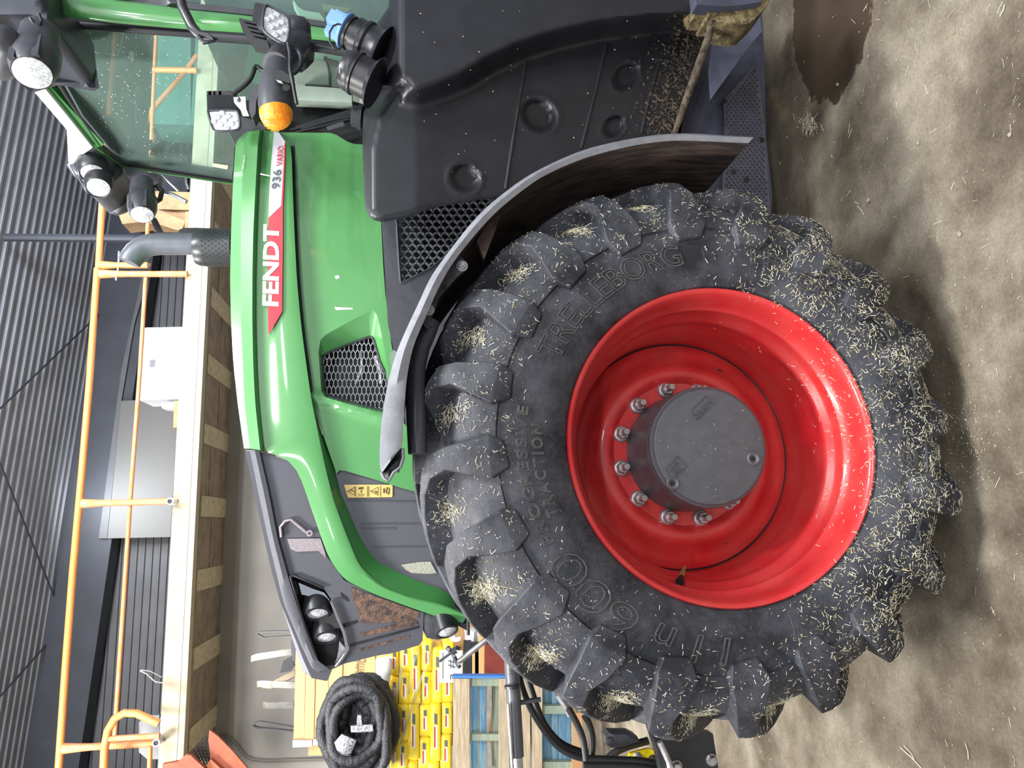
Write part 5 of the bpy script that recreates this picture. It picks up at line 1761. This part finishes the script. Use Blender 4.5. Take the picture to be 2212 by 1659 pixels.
for pts, Yq in ((((502, 205), (515, 195), (532, 182), (545, 165), (552, 140), (562, 150), (572, 154)), 2.6), (((626, 100), (645, 108), (652, 125), (648, 145), (636, 158), (628, 158)), 2.3), (((622, 92), (627, 120), (626, 150), (632, 175), (636, 200), (641, 225)), 2.22)):
    MB().tube([W(a, b_, Yq) for a, b_ in chaikin(list(pts), 2, False)], .0085 if Yq != 2.22 else .006, 10).out('cable_conduit', M_plast, arm, 60)
patch('arm_base', [(510, 250), (560, 262), (575, 278), (560, 284), (520, 284), (495, 285), (500, 270)], 2.9, M_plastg, arm, sp=20, thick=.1)

# ---- front linkage: ram, hoses, coupler block, number-plate post
HY = 2.75
fl = empty('x', (0, 0, 0)) if False else None
ram = MB().tube([W(1104, 1425, HY), W(1109, 1500, HY), W(1116, 1634, HY)], .026, 24).out('linkage_ram', mat('ram_grey', srgb(76, 76, 82), .35), TR, 50, label='dark grey hydraulic ram of front linkage')
MB().tube([W(1116, 1632, HY), W(1119, 1700, HY)], .021, 20).out('ram_rod', M_steel, ram, 50)
MB().tube([W(1106, 1480, HY-.028), W(1106.5, 1486, HY-.028)], .0275, 20).out('ram_band', M_plast, ram)
text_quad('lettering', '8 6 5', ((1097, 1459), (1097, 1446), (1103, 1446), (1103, 1459)), HY-.028, M_steel, ram)
MB().tube([W(1098, 1520, HY-.03), W(1101, 1570, HY-.03), W(1107, 1660, HY-.03)], .006, 10).out('side_rod', M_steel, ram, 50)
MB().tube([W(1124, 1518, HY), W(1150, 1513, HY), W(1168, 1511, HY)], .0085, 10).out('ram_stay', M_plastg, ram, 50)
MB().tube([W(1104, 1425, HY), W(1098, 1330, HY+.05)], .03, 16).out('ram_end', M_plastg, ram, 50)


def hose(pts, Y, r_, lab=None, par=ram):
    P_ = [W(a, b_, Y) for a, b_ in chaikin(pts, 3, False)]
    return MB().tube(P_, r_, 14).out('hydraulic_hose', M_hose, par, 60)


hose([(1118, 1440), (1124, 1475), (1140, 1520), (1170, 1570), (1200, 1610), (1235, 1632), (1270, 1640)], HY+.05, .0125)
hose([(1135, 1450), (1148, 1490), (1160, 1530), (1178, 1570), (1208, 1605), (1245, 1622), (1275, 1628)], HY+.1, .0125)
hose([(1228, 1530), (1245, 1560), (1258, 1590), (1264, 1620), (1270, 1680)], HY-.05, .012)
hose([(1262, 1545), (1272, 1560), (1280, 1590), (1280, 1620), (1270, 1680)], HY-.02, .012)
hose([(1300, 1650), (1322, 1630), (1345, 1615), (1400, 1600)], HY+.1, .014)
hose([(1270, 1640), (1330, 1642), (1400, 1645), (1460, 1662)], HY-.05, .014)
hose([(1260, 1655), (1330, 1654), (1400, 1658), (1440, 1672)], HY-.06, .014)
cp = patch('coupler_block', [(1308, 1590), (1316, 1582), (1360, 1582), (1376, 1590), (1382, 1602), (1350, 1612), (1322, 1616), (1310, 1608)], HY, M_plastg, ram, sp=10, thick=.06, rnd=(6, .01))
MB().lathe(W(1316, 1600, HY-.0), (0, -1, 0), [(.012, 0), (.012, .012), (.006, .014)], 16).out('bolt', M_plastg, cp, 40)
yp = patch('yellow_coupler_plate', [(1350, 1650), (1362, 1628), (1400, 1618), (1440, 1628), (1470, 1650), (1470, 1700), (1350, 1700)], HY+.02, M_yelp, ram, sp=12, thick=.02)
for q in ((1376, 1634), (1408, 1640)):
    MB().lathe(W(*q, HY+.015), (0, -1, 0), [(.014, 0), (.017, .006), (.012, .01)], 18).out('coupler', M_steel if q[0] == 1376 else M_rust, yp, 40)
bk = patch('linkage_bracket', [(1400, 1560), (1436, 1583), (1500, 1580), (1540, 1585), (1552, 1660), (1552, 1720), (1440, 1720), (1420, 1620)], 2.6, M_plast, ram, sp=30, thick=.05)
for q in ((1537, 1641), (1461, 1655)):
    MB().lathe(W(*q, 2.6), (0, -1, 0), [(.020, 0), (.020, .004)], 20).lathe(W(*q, 2.596), (0, -1, 0), [(.016, 0), (.016, .014), (.014, .018)], 6).lathe(W(*q, 2.58), (0, -1, 0), [(.009, 0), (.009, .014)], 14).out('bolt', M_steel, bk, 30)
MB().tube([W(1425, 1602, 2.58), W(1445, 1645, 2.58), W(1455, 1700, 2.58)], .011, 10).out('bracket_rail', M_steel, bk, 60)
MB().tube([W(1205, 1500, HY), W(1225, 1530, HY), W(1232, 1545, HY)], .012, 12).out('hose_fitting', M_steel, ram, 50)
mk = MB().tube([W(1053, 1380, 2.9), W(989, 1431, 2.9)], .0105, 14).out('marker_rod', M_steel, TR, 50)
MB().tube([W(965, 1398, 2.9), W(978, 1412, 2.9), W(990, 1438, 2.9), W(994, 1442, 2.9)], .008, 8).tube([W(972, 1412, 2.9), W(949, 1429, 2.9)], .005, 8).tube([W(984, 1398, 2.9), W(994, 1402, 2.9)], .007, 8).tube([W(976, 1408, 2.88), W(986, 1404, 2.88)], .012, 10).out('marker_clamp', M_plastg, mk, 50)
for q in ((968, 1402), (980, 1415), (990, 1433)):
    MB().lathe(W(*q, 2.89), (0, -1, 0), [(.007, 0), (.007, .01)], 6).out('bolt', M_steel, mk)
# rear tyre and axle beyond (dark mass under the hood, closes the view beneath)
MB().abox(-.1, .55, 2.62, 4.0, .55, .95).out('axle_beam', M_dark, TR)
rt2 = MB().lathe((AX[0], 6.5, AX[1]), (0, 1, 0), [(.46, -2.55+.0), (.5, -2.58), (.62, -2.6), (.72, -2.5), (.79, -2.4), (.80, -2.1), (.72, -1.97), (.5, -1.95)], 60, closed=False)
rt2.out('far_tyre', M_rub, TR, 50)

# ================================================================== STRAW AND DEBRIS
bm_v, bm_f = list(tyre.data.vertices), list(tyre.data.polygons)
V_ = [v.co.copy() for v in bm_v]
F_ = [tuple(p.vertices) for p in bm_f]
for o in lugs:
    M_ = Matrix.Translation(o.location) @ Matrix.Rotation(o.rotation_euler.y, 4, 'Y')
    nb = len(V_)
    if o.data is not lm:
        continue
    V_ += [M_ @ v.co for v in o.data.vertices]
    F_ += [tuple(i+nb for i in p.vertices) for p in o.data.polygons]
bv = BVHTree.FromPolygons(V_, F_)
random.seed(5)
ph = [random.uniform(0, 6.28) for _ in range(12)]


def clump(x, z):
    return (math.sin(x*31+ph[0])*math.sin(z*27+ph[1])+math.sin(x*67+z*41+ph[2])*.7+math.sin(z*83-x*52+ph[3])*.5)/2.2


def sliver(mb, p, n_, L, w_, lift=.001):
    t = n_.orthogonal().normalized()
    t = Matrix.Rotation(random.random()*6.28, 3, n_) @ t
    t = (t+n_*random.uniform(-.15, .35)).normalized()
    b_ = n_.cross(t).normalized()
    p = p+n_*(lift+w_*.4)
    h = n_*w_*.5
    mb.add([p-t*L/2-b_*w_/2, p-t*L/2+b_*w_/2, p-t*L/2+h, p+t*L/2-b_*w_/2, p+t*L/2+b_*w_/2, p+t*L/2+h], [(0, 1, 4, 3), (1, 2, 5, 4), (2, 0, 3, 5), (0, 2, 1), (3, 4, 5)])


mb = MB()
dust = MB()
cnt = 0
tries = 0
while cnt < 8600 and tries < 160000:
    tries += 1
    th = random.uniform(-180, 180)
    r_ = math.sqrt(random.uniform(.47**2, .83**2))
    x, z = TC[0]+math.sin(R(th))*r_, TC[1]+math.cos(R(th))*r_
    bot = sm((-math.cos(R(th))+.05)/.7) if abs(th) > 60 else 0
    if th > 0:
        bot = max(bot, sm((th-95)/35))
    if th < 0:
        bot = sm((-th-100)/40)
    ring = sm((r_-.56)/.10)
    loc = ((th+9) % 18)/18          # position between two lugs: lugs sit near 0.36-0.6
    gap = 1.0 if (loc > .55 or loc < .2) else .38
    c_ = clump(x, z)
    pr = .045+.5*ring*gap*max(0, c_+.35)*(.6+.4*sm((th+40)/60) if th < 80 else .8)+bot*(.50+.45*c_)*(1 if r_ > .50 else .4)
    if r_ < .56:
        pr = .012+bot*.7*max(0, .6+c_)
    if random.random() > pr:
        continue
    hit = bv.ray_cast(Vector((x, 1.6, z)), Vector((0, 1, 0)))
    if hit[0] is None or hit[0].y > 2.4:
        continue
    n_ = hit[1]
    if n_.y > 0:
        n_ = -n_
    big = random.random()
    L = random.uniform(.006, .017) if big > .55 else random.uniform(.003, .007)
    sliver(mb, hit[0], n_, L*(1.15 if bot > .4 else .95), random.uniform(.0009, .0019))
    cnt += 1
# thick felted wads packed into the lug pockets on the left-hand side
for th0 in (-45, -63, -81, -27, -99, 45, 27, 9, -9, 63, 81):
    m_ = 420 if th0 < -20 else 150
    for i in range(m_):
        th = th0+random.gauss(-4.2 if th0 < 0 else -2, 1.5)
        r_ = min(.805, random.gauss(.762 if th0 < 0 else .735, .02))
        x, z = TC[0]+math.sin(R(th))*r_, TC[1]+math.cos(R(th))*r_
        hit = bv.ray_cast(Vector((x, 1.6, z)), Vector((0, 1, 0)))
        if hit[0] is None:
            continue
        n_ = hit[1] if hit[1].y < 0 else -hit[1]
        sliver(mb, hit[0]+n_*random.uniform(0, .004), n_, random.uniform(.005, .018), random.uniform(.0009, .0017))
mb.out('straw_chaff', M_straw, None, kind='stuff', label='pale chopped straw stuck all over the front tyre', category='straw')
# chaff on the lower lip of the rim and a few bits on the hub cover
mb = MB()
rv = BVHTree.FromPolygons([v.co.copy() for v in rim.data.vertices], [tuple(p.vertices) for p in rim.data.polygons])
for i in range(700):
    th = random.gauss(172, 26)
    r_ = random.uniform(.385, .462)
    if random.random() > ((r_-.38)/.08)**1.5+.05:
        continue
    x, z = AX[0]+math.sin(R(th))*r_, AX[1]+math.cos(R(th))*r_
    hit = rv.ray_cast(Vector((x, 1.6, z)), Vector((0, 1, 0)))
    if hit[0] is None:
        continue
    n_ = hit[1] if hit[1].y < 0 else -hit[1]
    sliver(mb, hit[0], n_, random.uniform(.004, .014), random.uniform(.001, .002))
for i in range(34):
    r_, th = random.uniform(0, .16), random.uniform(0, 360)
    sliver(mb, axp(th, r_, 2.107), Vector((0, -1, 0)), random.uniform(.002, .008), .0009)
mb.out('straw_chaff', M_straw, None, kind='stuff', label='fine straw dust lying in the lower lip of the red rim', category='straw')
# floor litter: straws and pebbles
mb = MB()
for i in range(520):
    px, py = random.uniform(1640, 2210), random.uniform(-40, 1700)
    p = Wz(px, py, .001)
    sliver(mb, p, Vector((0, 0, 1)), random.choice([.004, .006, .008, .016, .03])*random.uniform(.6, 1.2), random.uniform(.0008, .0018))
for i in range(160):
    px, py = random.gauss(1750, 9), random.gauss(270, 11)
    sliver(mb, Wz(px, py, .003), Vector((0, 0, 1)), random.uniform(.01, .03), .0014, random.uniform(0, .008))
for i in range(200):
    px, py = random.gauss(2090, 30), random.gauss(950, 60)
    sliver(mb, Wz(px, py, .001), Vector((0, 0, 1)), random.uniform(.003, .008), .0012)
for q in (((1945, 1615), (1990, 1659)), ((1953, 1610), (1975, 1640)), ((2085, 1605), (2092, 1640)), ((2160, 35), (2170, 10)), ((1852, 445), (1866, 464))):
    mb.tube([Wz(*q[0], .004), Wz((q[0][0]+q[1][0])/2+2, (q[0][1]+q[1][1])/2, .006), Wz(*q[1], .004)], .0014, 5)
mb.out('floor_chaff', M_straw, None, kind='stuff', label='loose straws and chaff scattered on the concrete floor', category='straw')
for i, (q, s_z) in enumerate((((1879, 433), .009), ((2075, 506), .009), ((1811, 183), .007), ((1878, 122), .006), ((1985, 309), .006), ((2184, 291), .007))):
    b_ = bmesh.new()
    bmesh.ops.create_icosphere(b_, subdivisions=2, radius=s_z)
    for v in b_.verts:
        v.co *= random.uniform(.78, 1.15)
        v.co.z *= .7
    me = bpy.data.meshes.new('pebble')
    b_.to_mesh(me)
    b_.free()
    me.materials.append(M_stone)
    o = bpy.data.objects.new('pebble', me)
    p = Wz(*q, 0)
    o.location = (p.x, p.y, s_z*.5)
    lb = ['small stone on the floor just above the tyre, in its dark stained patch', 'pale pebble on the open floor beside tyre shoulder', 'tiny stone at the tip of the dark wet stain', 'tiny pale chip beside the wet stain edge', 'small pebble with chalk ring mark on bare floor', 'pebble nearest the lower frame edge on bare concrete'][i]
    link(o, None, dict(label=lb, category='stone', group='small stones on the floor'))
